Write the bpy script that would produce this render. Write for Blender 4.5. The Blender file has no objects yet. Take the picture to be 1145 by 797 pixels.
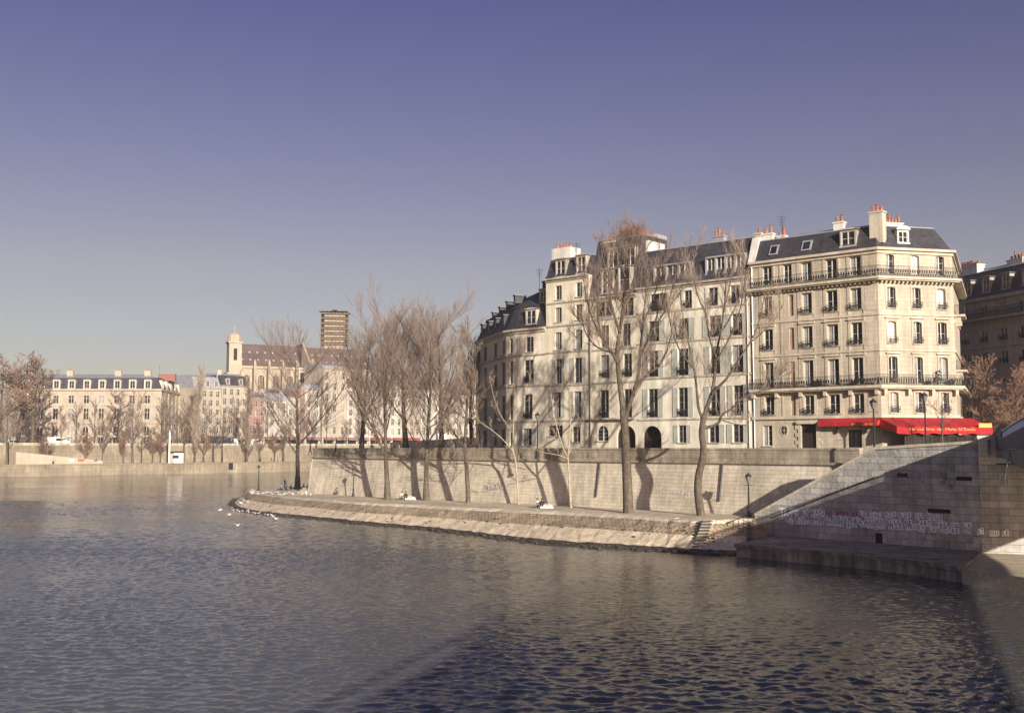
import bpy, math, random
from mathutils import Vector, Matrix
R = math.radians
C = bpy.context.scene.collection
scene = bpy.context.scene
rnd = random.Random(7)

# ------------------------------------------------------------------ camera and measuring helpers
CAM = Vector((0, 0, 8.5)); F = 1200.0; PITCH = math.atan(0.085)
cp, sp = math.cos(PITCH), math.sin(PITCH)
def ray(px, py):
    u = (px - 572.5) / F; v = (398.5 - py) / F
    return Vector((u, cp - v * sp, sp + v * cp))
def gz(px, py, z):            # the point at height z
    d = ray(px, py); t = (z - CAM.z) / d.z
    return CAM + d * t
def gy(px, py, Y):            # the point at distance Y
    d = ray(px, py); return CAM + d * (Y / d.y)

# ------------------------------------------------------------------ mesh builder
class MB:
    def __init__(s): s.v = []; s.f = []; s.m = []
    def quad(s, a, b, c, d, m=0):
        i = len(s.v); s.v += [tuple(a), tuple(b), tuple(c), tuple(d)]; s.f.append((i, i+1, i+2, i+3)); s.m.append(m)
    def poly(s, pts, m=0):
        i = len(s.v); s.v += [tuple(p) for p in pts]; s.f.append(tuple(range(i, i+len(pts)))); s.m.append(m)
    def hexa(s, p, m=0):      # p: 4 bottom, 4 top
        i = len(s.v); s.v += [tuple(q) for q in p]
        for f in ((3,2,1,0),(4,5,6,7),(0,1,5,4),(1,2,6,5),(2,3,7,6),(3,0,4,7)):
            s.f.append(tuple(i+k for k in f)); s.m.append(m)
    def box(s, c, size, rz=0.0, m=0):   # c: centre of the bottom
        x, y, z = size; cs, sn = math.cos(rz), math.sin(rz); p = []
        for zz in (0, z):
            for dx, dy in ((-x/2,-y/2),(x/2,-y/2),(x/2,y/2),(-x/2,y/2)):
                p.append((c[0]+dx*cs-dy*sn, c[1]+dx*sn+dy*cs, c[2]+zz))
        s.hexa(p, m)
    def prism(s, pts, z0, z1, m=0, mt=None, bottom=False):
        n = len(pts); i = len(s.v)
        s.v += [(p[0], p[1], z0) for p in pts] + [(p[0], p[1], z1) for p in pts]
        for k in range(n):
            j = (k+1) % n; s.f.append((i+k, i+j, i+n+j, i+n+k)); s.m.append(m)
        s.f.append(tuple(range(i+n, i+2*n))); s.m.append(m if mt is None else mt)
        if bottom: s.f.append(tuple(range(i+n-1, i-1, -1))); s.m.append(m)
    def tube(s, pts, rad, n=6, m=0, cap=True):
        pts = [Vector(p) for p in pts]; i0 = len(s.v); up = None; K = len(pts)
        for k, p in enumerate(pts):
            t = (pts[min(k+1, K-1)] - pts[max(k-1, 0)])
            if t.length < 1e-9: t = Vector((0,0,1))
            t.normalize()
            if up is None:
                up = Vector((1,0,0)) if abs(t.x) < .8 else Vector((0,1,0))
            a = (up - t * up.dot(t))
            if a.length < 1e-6: a = t.orthogonal()
            a.normalize(); b = t.cross(a); up = a
            r = rad[k] if isinstance(rad, (list, tuple)) else rad
            for j in range(n):
                an = 2*math.pi*j/n; ca, sa = math.cos(an)*r, math.sin(an)*r
                s.v.append((p.x+a.x*ca+b.x*sa, p.y+a.y*ca+b.y*sa, p.z+a.z*ca+b.z*sa))
        for k in range(K-1):
            for j in range(n):
                q = (j+1) % n; s.f.append((i0+k*n+j, i0+k*n+q, i0+(k+1)*n+q, i0+(k+1)*n+j)); s.m.append(m)
        if cap:
            s.f.append(tuple(i0+(K-1)*n+j for j in range(n))); s.m.append(m)
            s.f.append(tuple(i0+n-1-j for j in range(n))); s.m.append(m)
    def lathe(s, c, prof, n=8, m=0):    # prof: (r, z)
        s.tube_profile(c, prof, n, m)
    def tube_profile(s, c, prof, n, m):
        i0 = len(s.v)
        for r, z in prof:
            for j in range(n):
                a = 2*math.pi*j/n; s.v.append((c[0]+r*math.cos(a), c[1]+r*math.sin(a), c[2]+z))
        for k in range(len(prof)-1):
            for j in range(n):
                q = (j+1) % n; s.f.append((i0+k*n+j, i0+k*n+q, i0+(k+1)*n+q, i0+(k+1)*n+j)); s.m.append(m)
        K = len(prof)-1
        s.f.append(tuple(i0+K*n+j for j in range(n))); s.m.append(m)
        s.f.append(tuple(i0+n-1-j for j in range(n))); s.m.append(m)
    def mesh(s, name, mats, base=(0,0,0), smooth=False, uv=True):
        me = bpy.data.meshes.new(name)
        bx, by, bz = base
        me.from_pydata([(x-bx, y-by, z-bz) for x, y, z in s.v], [], s.f)
        for mm in (mats if isinstance(mats, (list, tuple)) else [mats]): me.materials.append(mm)
        me.polygons.foreach_set('material_index', s.m)
        if smooth: me.polygons.foreach_set('use_smooth', [True]*len(s.f))
        if uv:
            lay = me.uv_layers.new(name='UVMap'); dat = []
            for f in s.f:
                a, b, c = (Vector(s.v[f[0]]), Vector(s.v[f[1]]), Vector(s.v[f[2]]))
                n = (b-a).cross(c-b)
                if n.length < 1e-9 and len(f) > 3: n = (c-b).cross(Vector(s.v[f[3]])-c)
                h = math.hypot(n.x, n.y)
                if h > abs(n.z)*.9 and h > 1e-9:
                    tx, ty = -n.y/h, n.x/h; k = 1.0
                    if tx < 0: tx, ty = -tx, -ty
                    for q in f: dat += [s.v[q][0]*tx+s.v[q][1]*ty, s.v[q][2]]
                else:
                    for q in f: dat += [s.v[q][0], s.v[q][1]]
            lay.data.foreach_set('uv', dat)
        me.update()
        return me
def wloc(o):
    p = Vector((0,0,0))
    while o: p += o.location; o = o.parent
    return p
def obj(name, mb, mats, parent=None, base=None, smooth=False, uv=True):
    b = wloc(parent) if parent else Vector(base if base is not None else (0,0,0))
    me = mb.mesh(name, mats, b, smooth, uv); o = bpy.data.objects.new(name, me); C.objects.link(o)
    if parent: o.parent = parent
    else: o.location = b
    return o
def tag(o, label=None, cat=None, group=None, kind=None):
    if label: o['label'] = label
    if cat: o['category'] = cat
    if group: o['group'] = group
    if kind: o['kind'] = kind
    return o
def thing(name, label, cat, loc, group=None):
    o = bpy.data.objects.new(name, None); C.objects.link(o); o.location = Vector(loc); o.empty_display_size = .5
    return tag(o, label, cat, group)
def struct(name, mb, mats, smooth=False):
    return tag(obj(name, mb, mats, smooth=smooth), kind='structure')
def dup(root, loc, label=None, group=None, rz=0.0, sc=None):
    r = root.copy(); C.objects.link(r); r.location = Vector(loc); r.rotation_euler = (0, 0, rz)
    if sc is not None: r.scale = sc
    if label: r['label'] = label
    if group: r['group'] = group
    for ch in list(root.children):
        c = ch.copy(); C.objects.link(c); c.parent = r
        for g in list(ch.children):
            d = g.copy(); C.objects.link(d); d.parent = c
    return r

# ------------------------------------------------------------------ materials
def mat(name, col, rough=.85, var=.25, scale=.6, streak=0, brick=None, bump=0, bscale=6, spec=.3, metal=0, dirt=None, fine=.12, coord='Object'):
    m = bpy.data.materials.new(name); m.use_nodes = True; nt = m.node_tree; N = nt.nodes; L = nt.links
    bs = N['Principled BSDF']; bs.inputs['Roughness'].default_value = rough; bs.inputs['Metallic'].default_value = metal
    bs.inputs['Specular IOR Level'].default_value = spec
    tc = N.new('ShaderNodeTexCoord'); src = tc.outputs[coord]
    rgb = N.new('ShaderNodeRGB'); rgb.outputs[0].default_value = (*col, 1); cur = rgb.outputs[0]
    hsrc = None
    if brick:
        w, h, mort, contrast = brick
        bt = N.new('ShaderNodeTexBrick'); L.new(tc.outputs['UV'], bt.inputs['Vector'])
        bt.inputs['Scale'].default_value = 1; bt.inputs['Brick Width'].default_value = w; bt.inputs['Row Height'].default_value = h
        bt.inputs['Mortar Size'].default_value = mort; bt.inputs['Mortar Smooth'].default_value = .3; bt.inputs['Bias'].default_value = 0
        bt.offset = .5
        a = 1-contrast
        bt.inputs['Color1'].default_value = (1,1,1,1); bt.inputs['Color2'].default_value = (a,a,a*.98,1)
        bt.inputs['Mortar'].default_value = (a*.62,a*.6,a*.6,1)
        mx = N.new('ShaderNodeMix'); mx.data_type = 'RGBA'; mx.blend_type = 'MULTIPLY'; mx.inputs[0].default_value = 1
        L.new(cur, mx.inputs[6]); L.new(bt.outputs['Color'], mx.inputs[7]); cur = mx.outputs[2]; hsrc = bt.outputs['Fac']
    def mulnoise(sc, amt, vec=None, det=5, lo=.35, hi=.68):
        nonlocal cur
        nz = N.new('ShaderNodeTexNoise'); nz.inputs['Scale'].default_value = sc; nz.inputs['Detail'].default_value = det; nz.inputs['Roughness'].default_value = .65
        L.new(vec if vec else src, nz.inputs['Vector'])
        mr = N.new('ShaderNodeMapRange'); mr.inputs[1].default_value = lo; mr.inputs[2].default_value = hi
        mr.inputs[3].default_value = 1-amt; mr.inputs[4].default_value = 1+amt*.35
        L.new(nz.outputs['Fac'], mr.inputs[0])
        mx = N.new('ShaderNodeMix'); mx.data_type = 'RGBA'; mx.blend_type = 'MULTIPLY'; mx.inputs[0].default_value = 1
        L.new(cur, mx.inputs[6]); L.new(mr.outputs[0], mx.inputs[7]); cur = mx.outputs[2]
        return nz
    if var: mulnoise(scale, var)
    if fine: mulnoise(scale*9, fine)
    if streak:
        mp = N.new('ShaderNodeMapping'); mp.inputs['Scale'].default_value = (1.6, 1.6, .12); L.new(src, mp.inputs['Vector'])
        mulnoise(1.0, streak, mp.outputs[0], 4, .4, .7)
    if dirt:      # dirt: (colour, scale, threshold, amount)
        dc, ds, th, am = dirt
        nz = N.new('ShaderNodeTexNoise'); nz.inputs['Scale'].default_value = ds; nz.inputs['Detail'].default_value = 6; nz.inputs['Roughness'].default_value = .7
        L.new(src, nz.inputs['Vector'])
        mr = N.new('ShaderNodeMapRange'); mr.inputs[1].default_value = th; mr.inputs[2].default_value = th+.12; mr.inputs[4].default_value = am
        L.new(nz.outputs['Fac'], mr.inputs[0])
        mx = N.new('ShaderNodeMix'); mx.data_type = 'RGBA'; L.new(mr.outputs[0], mx.inputs[0]); L.new(cur, mx.inputs[6]); mx.inputs[7].default_value = (*dc, 1)
        cur = mx.outputs[2]
    L.new(cur, bs.inputs['Base Color'])
    if bump:
        nz = N.new('ShaderNodeTexNoise'); nz.inputs['Scale'].default_value = bscale; nz.inputs['Detail'].default_value = 5
        L.new(src, nz.inputs['Vector']); hh = nz.outputs['Fac']
        if hsrc:
            ma = N.new('ShaderNodeMath'); ma.operation = 'MULTIPLY_ADD'; ma.inputs[1].default_value = -.9; L.new(hsrc, ma.inputs[0]); L.new(hh, ma.inputs[2]); hh = ma.outputs[0]
        bp = N.new('ShaderNodeBump'); bp.inputs['Strength'].default_value = .8; bp.inputs['Distance'].default_value = bump
        L.new(hh, bp.inputs['Height']); L.new(bp.outputs[0], bs.inputs['Normal'])
    return m

M = {}
M['stoneA'] = mat('cream limestone', (.52,.455,.36), var=.2, scale=.25, streak=.24, brick=(1.1,.42,.008,.05), bump=.01, bscale=5)
M['stoneA2'] = mat('cream limestone trim', (.54,.48,.375), var=.2, scale=.5, streak=.2)
M['plasterB'] = mat('grey cream render', (.74,.69,.57), var=.22, scale=.2, streak=.25, fine=.1, dirt=((.30,.28,.24),.35,.6,.45))
M['plasterC'] = mat('pale stone render', (.72,.65,.51), var=.2, scale=.25, streak=.22, dirt=((.34,.30,.25),.4,.6,.4))
M['plasterD'] = mat('yellowish render', (.72,.655,.51), var=.18, scale=.25, streak=.2, dirt=((.36,.32,.25),.3,.6,.4))
M['plasterE'] = mat('warm stone render', (.73,.67,.54), var=.18, scale=.25, streak=.2, dirt=((.36,.32,.25),.3,.62,.4))
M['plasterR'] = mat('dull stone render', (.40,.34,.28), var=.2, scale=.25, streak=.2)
M['trim'] = mat('weathered stone trim', (.47,.43,.35), var=.35, scale=.7, streak=.3)
M['white'] = mat('white plaster', (.66,.63,.57), var=.15, scale=.5, streak=.2)
M['slate'] = mat('slate', (.062,.06,.072), rough=.62, var=.35, scale=.5, brick=(.35,.22,.012,.35), spec=.35)
M['zinc'] = mat('zinc', (.30,.31,.34), rough=.5, var=.25, scale=.6, spec=.5)
M['frame'] = mat('white window paint', (.56,.54,.50), rough=.5, var=.1)
M['framegrey'] = mat('grey window paint', (.27,.26,.25), rough=.5, var=.15)
M['shutter'] = mat('grey green shutter paint', (.40,.405,.36), rough=.6, var=.2, scale=1.2)
M['iron'] = mat('black iron', (.025,.024,.026), rough=.5, var=.2)
M['terracotta'] = mat('terracotta', (.40,.15,.08), rough=.8, var=.4, scale=2)
M['door'] = mat('dark door', (.035,.022,.018), rough=.5)
M['dark'] = mat('deep shade interior', (.018,.016,.018), rough=.9, var=0)
M['curtain'] = mat('curtain behind glass', (.30,.29,.27), rough=.25, var=.3, scale=1.5, spec=.5)
M['blind'] = mat('pale roller blind', (.66,.63,.55), rough=.7, var=.1)
M['red'] = mat('red awning cloth', (.47,.022,.032), rough=.85, var=.35, scale=.9, streak=.2, fine=.2)
M['farred'] = mat('faded red shop awning', (.36,.07,.06), var=.25)
M['orange'] = mat('orange awning flap', (.75,.09,.035), rough=.8, var=.2)
M['gold'] = mat('yellow lettering', (.70,.40,.12), rough=.7, var=.1)
M['blockwall'] = mat('large quay stone blocks', (.66,.63,.585), var=.38, scale=.22, streak=.22, brick=(1.25,.52,.016,.32), bump=.06, bscale=4, dirt=((.13,.115,.12),.42,.56,.8))
M['quaywall'] = mat('pale quay wall stone', (.76,.675,.53), var=.28, scale=.2, streak=.2, brick=(.95,.36,.010,.12), bump=.03, bscale=3, dirt=((.27,.23,.17),.7,.59,.6))
M['parapet'] = mat('lichen stained parapet', (.50,.43,.33), var=.4, scale=.5, streak=.3, brick=(2.2,.5,.012,.15), bump=.03, dirt=((.085,.075,.065),.9,.58,.75))
M['paving'] = mat('sandy quay paving', (.60,.50,.36), var=.3, scale=.35, fine=.25, bump=.03, bscale=5, dirt=((.25,.2,.14),.4,.58,.6))
M['rubble'] = mat('river worn stone', (.56,.44,.30), var=.35, scale=.35, fine=.3, bump=.05, bscale=2.5, brick=(.7,.4,.05,.3), dirt=((.10,.08,.06),1.3,.60,.9))
M['wet'] = mat('wet stone and painted step shade', (.055,.045,.035), rough=.5, var=.4, scale=1.0, bump=.06, bscale=4)
M['ledge'] = mat('damp ledge stone', (.46,.40,.33), var=.45, scale=.5, streak=.45, brick=(1.6,.9,.02,.2), bump=.03, dirt=((.08,.07,.06),.8,.56,.7))
M['asphalt'] = mat('asphalt', (.055,.055,.058), rough=.9, var=.25, scale=.8)
M['bark'] = mat('tree bark', (.17,.135,.10), var=.5, scale=2.2, fine=.4, streak=.4, bump=.08, bscale=7)
M['barkpale'] = mat('pale bark', (.40,.345,.25), var=.4, scale=2.5, fine=.2)
M['barkdark'] = mat('dark bark', (.06,.048,.042), var=.4, scale=2)
M['twig'] = mat('winter twigs', (.19,.14,.112), rough=.9, var=.3, scale=1.0)
M['twigred'] = mat('reddish winter twigs', (.25,.15,.112), rough=.9, var=.35, scale=.8)
M['leafdry'] = mat('dry russet leaves', (.30,.13,.085), rough=.8, var=.45, scale=.7)
M['blind'+'panel'] = mat('brown blind panel', (.32,.225,.17), var=.2, scale=.5)
M['twigpale'] = mat('pale winter twigs', (.26,.205,.155), rough=.9, var=.3)
M['farstone'] = mat('honey stone', (.43,.365,.28), var=.16, scale=.15, streak=.12)
M['farwhite'] = mat('chalky white house paint', (.55,.505,.43), var=.2, scale=.15, streak=.2)
M['farcream'] = mat('cream house paint', (.45,.39,.305), var=.2, scale=.15, streak=.15)
M['farpink'] = mat('pinkish house paint', (.36,.22,.175), var=.2, scale=.15, streak=.15)
M['sand'] = mat('sandy river silt', (.76,.62,.44), var=.3, scale=.4, fine=.3, bump=.05, bscale=3, dirt=((.30,.23,.15),.8,.6,.7))
M['farquay'] = mat('opposite quay stone', (.33,.275,.20), var=.35, scale=.12, streak=.25, brick=(3,1.2,.03,.12), dirt=((.22,.19,.14),.15,.58,.5))
M['fargrey'] = mat('pale grey house paint', (.55,.52,.47), var=.14, scale=.15, streak=.15)
M['roofbrown'] = mat('brown roof slates', (.15,.105,.095), rough=.75, var=.3, scale=.2, brick=(.7,.4,.03,.2))
M['scaffold'] = mat('scaffold planks', (.33,.25,.16), var=.3, scale=.5)
M['netting'] = mat('scaffold netting', (.36,.30,.24), var=.25, scale=.4)
M['steel'] = mat('galvanised steel', (.35,.34,.33), rough=.4, metal=.6, var=.2)
M['bridgeblue'] = mat('blue grey bridge paint', (.035,.05,.125), rough=.65, var=.2, scale=.4, streak=.15, spec=.5)
M['bridgegrey'] = mat('grey bridge steel', (.21,.21,.23), rough=.6, var=.25, scale=.4, streak=.25)
M['carwhite'] = mat('white vehicle paint', (.72,.71,.68), rough=.3, var=.05)
M['cardark'] = mat('dark vehicle paint', (.03,.034,.05), rough=.3, var=.05)
M['rubber'] = mat('rubber', (.02,.02,.02), rough=.9, var=0)
M['paper'] = mat('white poster paper', (.90,.89,.93), rough=.8, var=.12, scale=1.2)
M['paperpink'] = mat('pink poster paper', (.55,.30,.35), rough=.8, var=.25, scale=1.2)
M['ink'] = mat('black poster ink', (.03,.028,.045), rough=.8, var=0)
M['lampglass'] = mat('frosted lamp glass', (.16,.15,.14), rough=.3, var=.05)
M['gull'] = mat('white gull feathers', (.78,.76,.72), rough=.8, var=.1)
M['gullgrey'] = mat('grey gull wing', (.40,.40,.42), rough=.8, var=.1)
M['beak'] = mat('orange beak', (.5,.16,.04), rough=.5, var=0)
M['skin'] = mat('skin', (.52,.33,.24), rough=.6, var=.05)
M['hair'] = mat('dark hair', (.03,.022,.017), rough=.6, var=0)
M['green'] = mat('evergreen leaves', (.045,.06,.025), rough=.8, var=.4, scale=2)
M['brickred'] = mat('brick red gable', (.33,.15,.105), var=.2, scale=.3, brick=(.5,.2,.02,.15))
M['graffiti'] = mat('pale graffiti paint', (.62,.58,.62), rough=.7, var=.3, scale=2)
M['graffitired'] = mat('red graffiti paint', (.55,.09,.08), rough=.7, var=.2, scale=2)
M['graffitiblue'] = mat('dark blue graffiti paint', (.08,.12,.16), rough=.7, var=.2, scale=2)
for cn, cc in (('black',(.022,.022,.026)),('navy',(.035,.045,.09)),('grey',(.22,.22,.23)),('whitecloth',(.68,.66,.63)),('brown',(.16,.10,.06)),('redcloth',(.42,.05,.04)),('jeans',(.07,.09,.15)),('tan',(.36,.27,.17))):
    M['c_'+cn] = mat(cn+' cloth', cc, rough=.9, var=.15, scale=3)

def glass():
    m = bpy.data.materials.new('dark window glass'); m.use_nodes = True; N = m.node_tree.nodes; L = m.node_tree.links
    b = N['Principled BSDF']; b.inputs['Roughness'].default_value = .06; b.inputs['Specular IOR Level'].default_value = .4
    tc = N.new('ShaderNodeTexCoord'); nz = N.new('ShaderNodeTexNoise'); nz.inputs['Scale'].default_value = .7; L.new(tc.outputs['Object'], nz.inputs['Vector'])
    cr = N.new('ShaderNodeValToRGB'); cr.color_ramp.elements[0].position = .4; cr.color_ramp.elements[0].color = (.011,.011,.014,1); cr.color_ramp.elements[1].position = .75; cr.color_ramp.elements[1].color = (.04,.037,.037,1)
    L.new(nz.outputs['Fac'], cr.inputs[0]); L.new(cr.outputs[0], b.inputs['Base Color'])
    n2 = N.new('ShaderNodeTexNoise'); n2.inputs['Scale'].default_value = 1.3; L.new(tc.outputs['Object'], n2.inputs['Vector'])
    bp = N.new('ShaderNodeBump'); bp.inputs['Distance'].default_value = .03; bp.inputs['Strength'].default_value = .5; L.new(n2.outputs['Fac'], bp.inputs['Height']); L.new(bp.outputs[0], b.inputs['Normal'])
    return m
M['glass'] = glass()

def water():
    m = bpy.data.materials.new('river water'); m.use_nodes = True; N = m.node_tree.nodes; L = m.node_tree.links
    b = N['Principled BSDF']; b.inputs['Roughness'].default_value = .07; b.inputs['IOR'].default_value = 1.33; b.inputs['Base Color'].default_value = (.072,.075,.070,1); b.inputs['Specular Tint'].default_value = (.80,.86,1.0,1)
    tc = N.new('ShaderNodeTexCoord')
    def nz(sc, stretch, rot, det):
        mp = N.new('ShaderNodeMapping'); mp.inputs['Rotation'].default_value = (0,0,rot); mp.inputs['Scale'].default_value = (sc*stretch, sc, sc); L.new(tc.outputs['Object'], mp.inputs['Vector'])
        n = N.new('ShaderNodeTexNoise'); n.inputs['Scale'].default_value = 1; n.inputs['Detail'].default_value = det; n.inputs['Roughness'].default_value = .55; n.inputs['Distortion'].default_value = .3
        L.new(mp.outputs[0], n.inputs['Vector']); return n.outputs['Fac']
    a = nz(1.6, .7, R(-20), 4); c = nz(5.0, .8, R(12), 3); d = nz(.06, .6, R(20), 2)
    md = N.new('ShaderNodeMapRange'); md.inputs[1].default_value = .35; md.inputs[2].default_value = .65; md.inputs[3].default_value = .35; md.inputs[4].default_value = 1.1; L.new(d, md.inputs[0])
    s = N.new('ShaderNodeMath'); s.operation = 'MULTIPLY_ADD'; s.inputs[1].default_value = .42; L.new(c, s.inputs[0]); L.new(a, s.inputs[2])
    bp = N.new('ShaderNodeBump'); bp.inputs['Distance'].default_value = .07; L.new(md.outputs[0], bp.inputs['Strength']); L.new(s.outputs[0], bp.inputs['Height']); L.new(bp.outputs[0], b.inputs['Normal'])
    return m
M['water'] = water()

# ------------------------------------------------------------------ facade tools
class Plane:
    def __init__(s, P0, P1):
        s.p = Vector((P0[0], P0[1])); q = Vector((P1[0], P1[1])); s.len = (q-s.p).length; s.u = (q-s.p)/s.len
        n = Vector((s.u.y, -s.u.x))
        if n.dot(Vector((0,0))-s.p) < 0: n = -n
        s.n = n; s.q = q
    def pt(s, a, z, o=0.0):
        return (s.p.x+s.u.x*a+s.n.x*o, s.p.y+s.u.y*a+s.n.y*o, z)
    def hit(s, px, py):
        d = ray(px, py); n3 = Vector((s.n.x, s.n.y, 0)); p3 = Vector((s.p.x, s.p.y, 0))
        t = n3.dot(p3-CAM)/n3.dot(d); w = CAM+d*t
        return (Vector((w.x, w.y))-s.p).dot(s.u), w.z
    def s_(s, px, py): return s.hit(px, py)[0]
    def z_(s, px, py): return s.hit(px, py)[1]
    def ang(s): return math.atan2(s.u.y, s.u.x)

def pbox(mb, pl, s0, s1, z0, z1, o0, o1, m=0):
    mb.hexa([pl.pt(s0,z0,o1), pl.pt(s1,z0,o1), pl.pt(s1,z0,o0), pl.pt(s0,z0,o0), pl.pt(s0,z1,o1), pl.pt(s1,z1,o1), pl.pt(s1,z1,o0), pl.pt(s0,z1,o0)], m)
def facade_wall(mb, pl, s0, s1, z0, z1, ops, m=0, depth=.24):
    ss = sorted({s0, s1, *[o[0] for o in ops], *[o[1] for o in ops]}); zs = sorted({z0, z1, *[o[2] for o in ops], *[o[3] for o in ops]})
    ss = [a for a in ss if s0-1e-6 <= a <= s1+1e-6]; zs = [a for a in zs if z0-1e-6 <= a <= z1+1e-6]
    for i in range(len(ss)-1):
        run = None
        for j in range(len(zs)-1):
            cs, cz = (ss[i]+ss[i+1])/2, (zs[j]+zs[j+1])/2
            hole = any(o[0] < cs < o[1] and o[2] < cz < o[3] for o in ops)
            if not hole:
                if run is None: run = zs[j]
            elif run is not None:
                mb.quad(pl.pt(ss[i],run), pl.pt(ss[i+1],run), pl.pt(ss[i+1],zs[j]), pl.pt(ss[i],zs[j]), m); run = None
        if run is not None: mb.quad(pl.pt(ss[i],run), pl.pt(ss[i+1],run), pl.pt(ss[i+1],zs[-1]), pl.pt(ss[i],zs[-1]), m)
    for o in ops:
        a, b, c, d = o[:4]; arch = len(o) > 4 and o[4]
        zt = d
        if arch:
            r = (b-a)/2; rise = min(arch, r) if arch is not True else r; zt = d-rise; mid = (a+b)/2; K = 10
            arc = [(mid+r*math.cos(math.pi-math.pi*k/K), zt+rise*math.sin(math.pi*k/K)) for k in range(K+1)]
            for k in range(K):
                (x0, y0), (x1, y1) = arc[k], arc[k+1]
                mb.quad(pl.pt(x0,y0), pl.pt(x1,y1), pl.pt(x1,d), pl.pt(x0,d), m)
                mb.quad(pl.pt(x0,y0), pl.pt(x0,y0,-depth), pl.pt(x1,y1,-depth), pl.pt(x1,y1), m)
        else: mb.quad(pl.pt(a,d), pl.pt(a,d,-depth), pl.pt(b,d,-depth), pl.pt(b,d), m)
        mb.quad(pl.pt(a,c), pl.pt(a,zt), pl.pt(a,zt,-depth), pl.pt(a,c,-depth), m)
        mb.quad(pl.pt(b,c), pl.pt(b,c,-depth), pl.pt(b,zt,-depth), pl.pt(b,zt), m)
        mb.quad(pl.pt(a,c), pl.pt(a,c,-depth), pl.pt(b,c,-depth), pl.pt(b,c), m)
def offset_path(pts, out, closed=False):
    n = len(pts); res = []
    P = [Vector((p[0], p[1])) for p in pts]
    def nrm(a, b):
        t = (b-a).normalized(); return Vector((t.y, -t.x))
    for i in range(n):
        if closed or 0 < i < n-1:
            n0 = nrm(P[i-1], P[i]); n1 = nrm(P[i], P[(i+1) % n]); bis = (n0+n1); bis.normalize()
            res.append(P[i]+bis*(out/max(.3, bis.dot(n0))))
        elif i == 0: res.append(P[0]+nrm(P[0], P[1])*out)
        else: res.append(P[i]+nrm(P[i-1], P[i])*out)
    return res
def ledge(mb, pts, z0, z1, out, m=0, inn=-.06):
    a = offset_path(pts, inn); b = offset_path(pts, out); n = len(pts)
    v3 = lambda p, z: (p.x, p.y, z)
    for i in range(n-1):
        mb.quad(v3(b[i],z0), v3(b[i+1],z0), v3(b[i+1],z1), v3(b[i],z1), m)
        mb.quad(v3(b[i],z1), v3(b[i+1],z1), v3(a[i+1],z1), v3(a[i],z1), m)
        mb.quad(v3(a[i],z0), v3(a[i+1],z0), v3(b[i+1],z0), v3(b[i],z0), m)
    mb.quad(v3(a[0],z0), v3(b[0],z0), v3(b[0],z1), v3(a[0],z1), m)
    mb.quad(v3(b[-1],z0), v3(a[-1],z0), v3(a[-1],z1), v3(b[-1],z1), m)
def rail_path(mb, pts, z, h, out, sp=.14, m=0, bar=.022):
    b = offset_path(pts, out)
    for i in range(len(b)-1):
        A, B = b[i], b[i+1]; t = (B-A); Ln = t.length; t.normalize(); an = math.atan2(t.y, t.x)
        mid = (A+B)/2
        for zz in (z+.06, z+h*.22, z+h): mb.box((mid.x, mid.y, zz), (Ln, .035, .035), an, m)
        k = max(2, int(Ln/sp))
        for j in range(k+1):
            p = A+t*(Ln*j/k); mb.box((p.x, p.y, z), (bar, bar, h), an, m)
        for j in range(0, k, 2):    # scrollwork between the bars
            p = A+t*(Ln*(j+.5)/k); mb.box((p.x, p.y, z+h*.38), (sp*.7, .015, h*.3), an, m)
GL = rnd
def window(parent, pl, s0, s1, z0, z1, depth=.22, tr=2, glassm=None, sill=True, frame='frame', arch=False, fw=.05):
    mb = MB(); o1 = -depth+.075; o0 = -depth+.012
    pbox(mb, pl, s0, s0+fw, z0, z1, o0, o1); pbox(mb, pl, s1-fw, s1, z0, z1, o0, o1)
    pbox(mb, pl, s0+fw, s1-fw, z1-fw, z1, o0, o1); pbox(mb, pl, s0+fw, s1-fw, z0, z0+fw*1.3, o0, o1)
    mid = (s0+s1)/2
    if s1-s0 > .75: pbox(mb, pl, mid-.045, mid+.045, z0+fw*1.3, z1-fw, o0, o1+.01)
    for k in range(1, tr+1):
        zz = z0+(z1-z0)*k/(tr+1); pbox(mb, pl, s0+fw, s1-fw, zz-.014, zz+.014, o0, o1-.02)
    w = obj('window', mb, M[frame], parent)
    p = MB()
    if glassm == 'half':
        p.quad(pl.pt(s0,z0,-depth+.01), pl.pt(mid,z0,-depth+.01), pl.pt(mid,z1,-depth+.01), pl.pt(s0,z1,-depth+.01), 1)
        p.quad(pl.pt(mid,z0,-depth+.01), pl.pt(s1,z0,-depth+.01), pl.pt(s1,z1,-depth+.01), pl.pt(mid,z1,-depth+.01), 0)
        obj('pane', p, [M['glass'], M['curtain']], w)
    else:
        p.quad(pl.pt(s0,z0,-depth+.01), pl.pt(s1,z0,-depth+.01), pl.pt(s1,z1,-depth+.01), pl.pt(s0,z1,-depth+.01))
        obj('pane', p, M[glassm or 'glass'], w)
    if sill:
        q = MB(); pbox(q, pl, s0-.08, s1+.08, z0-.11, z0-.003, -.02, .11); obj('sill', q, M['trim'], w)
    return w
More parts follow.
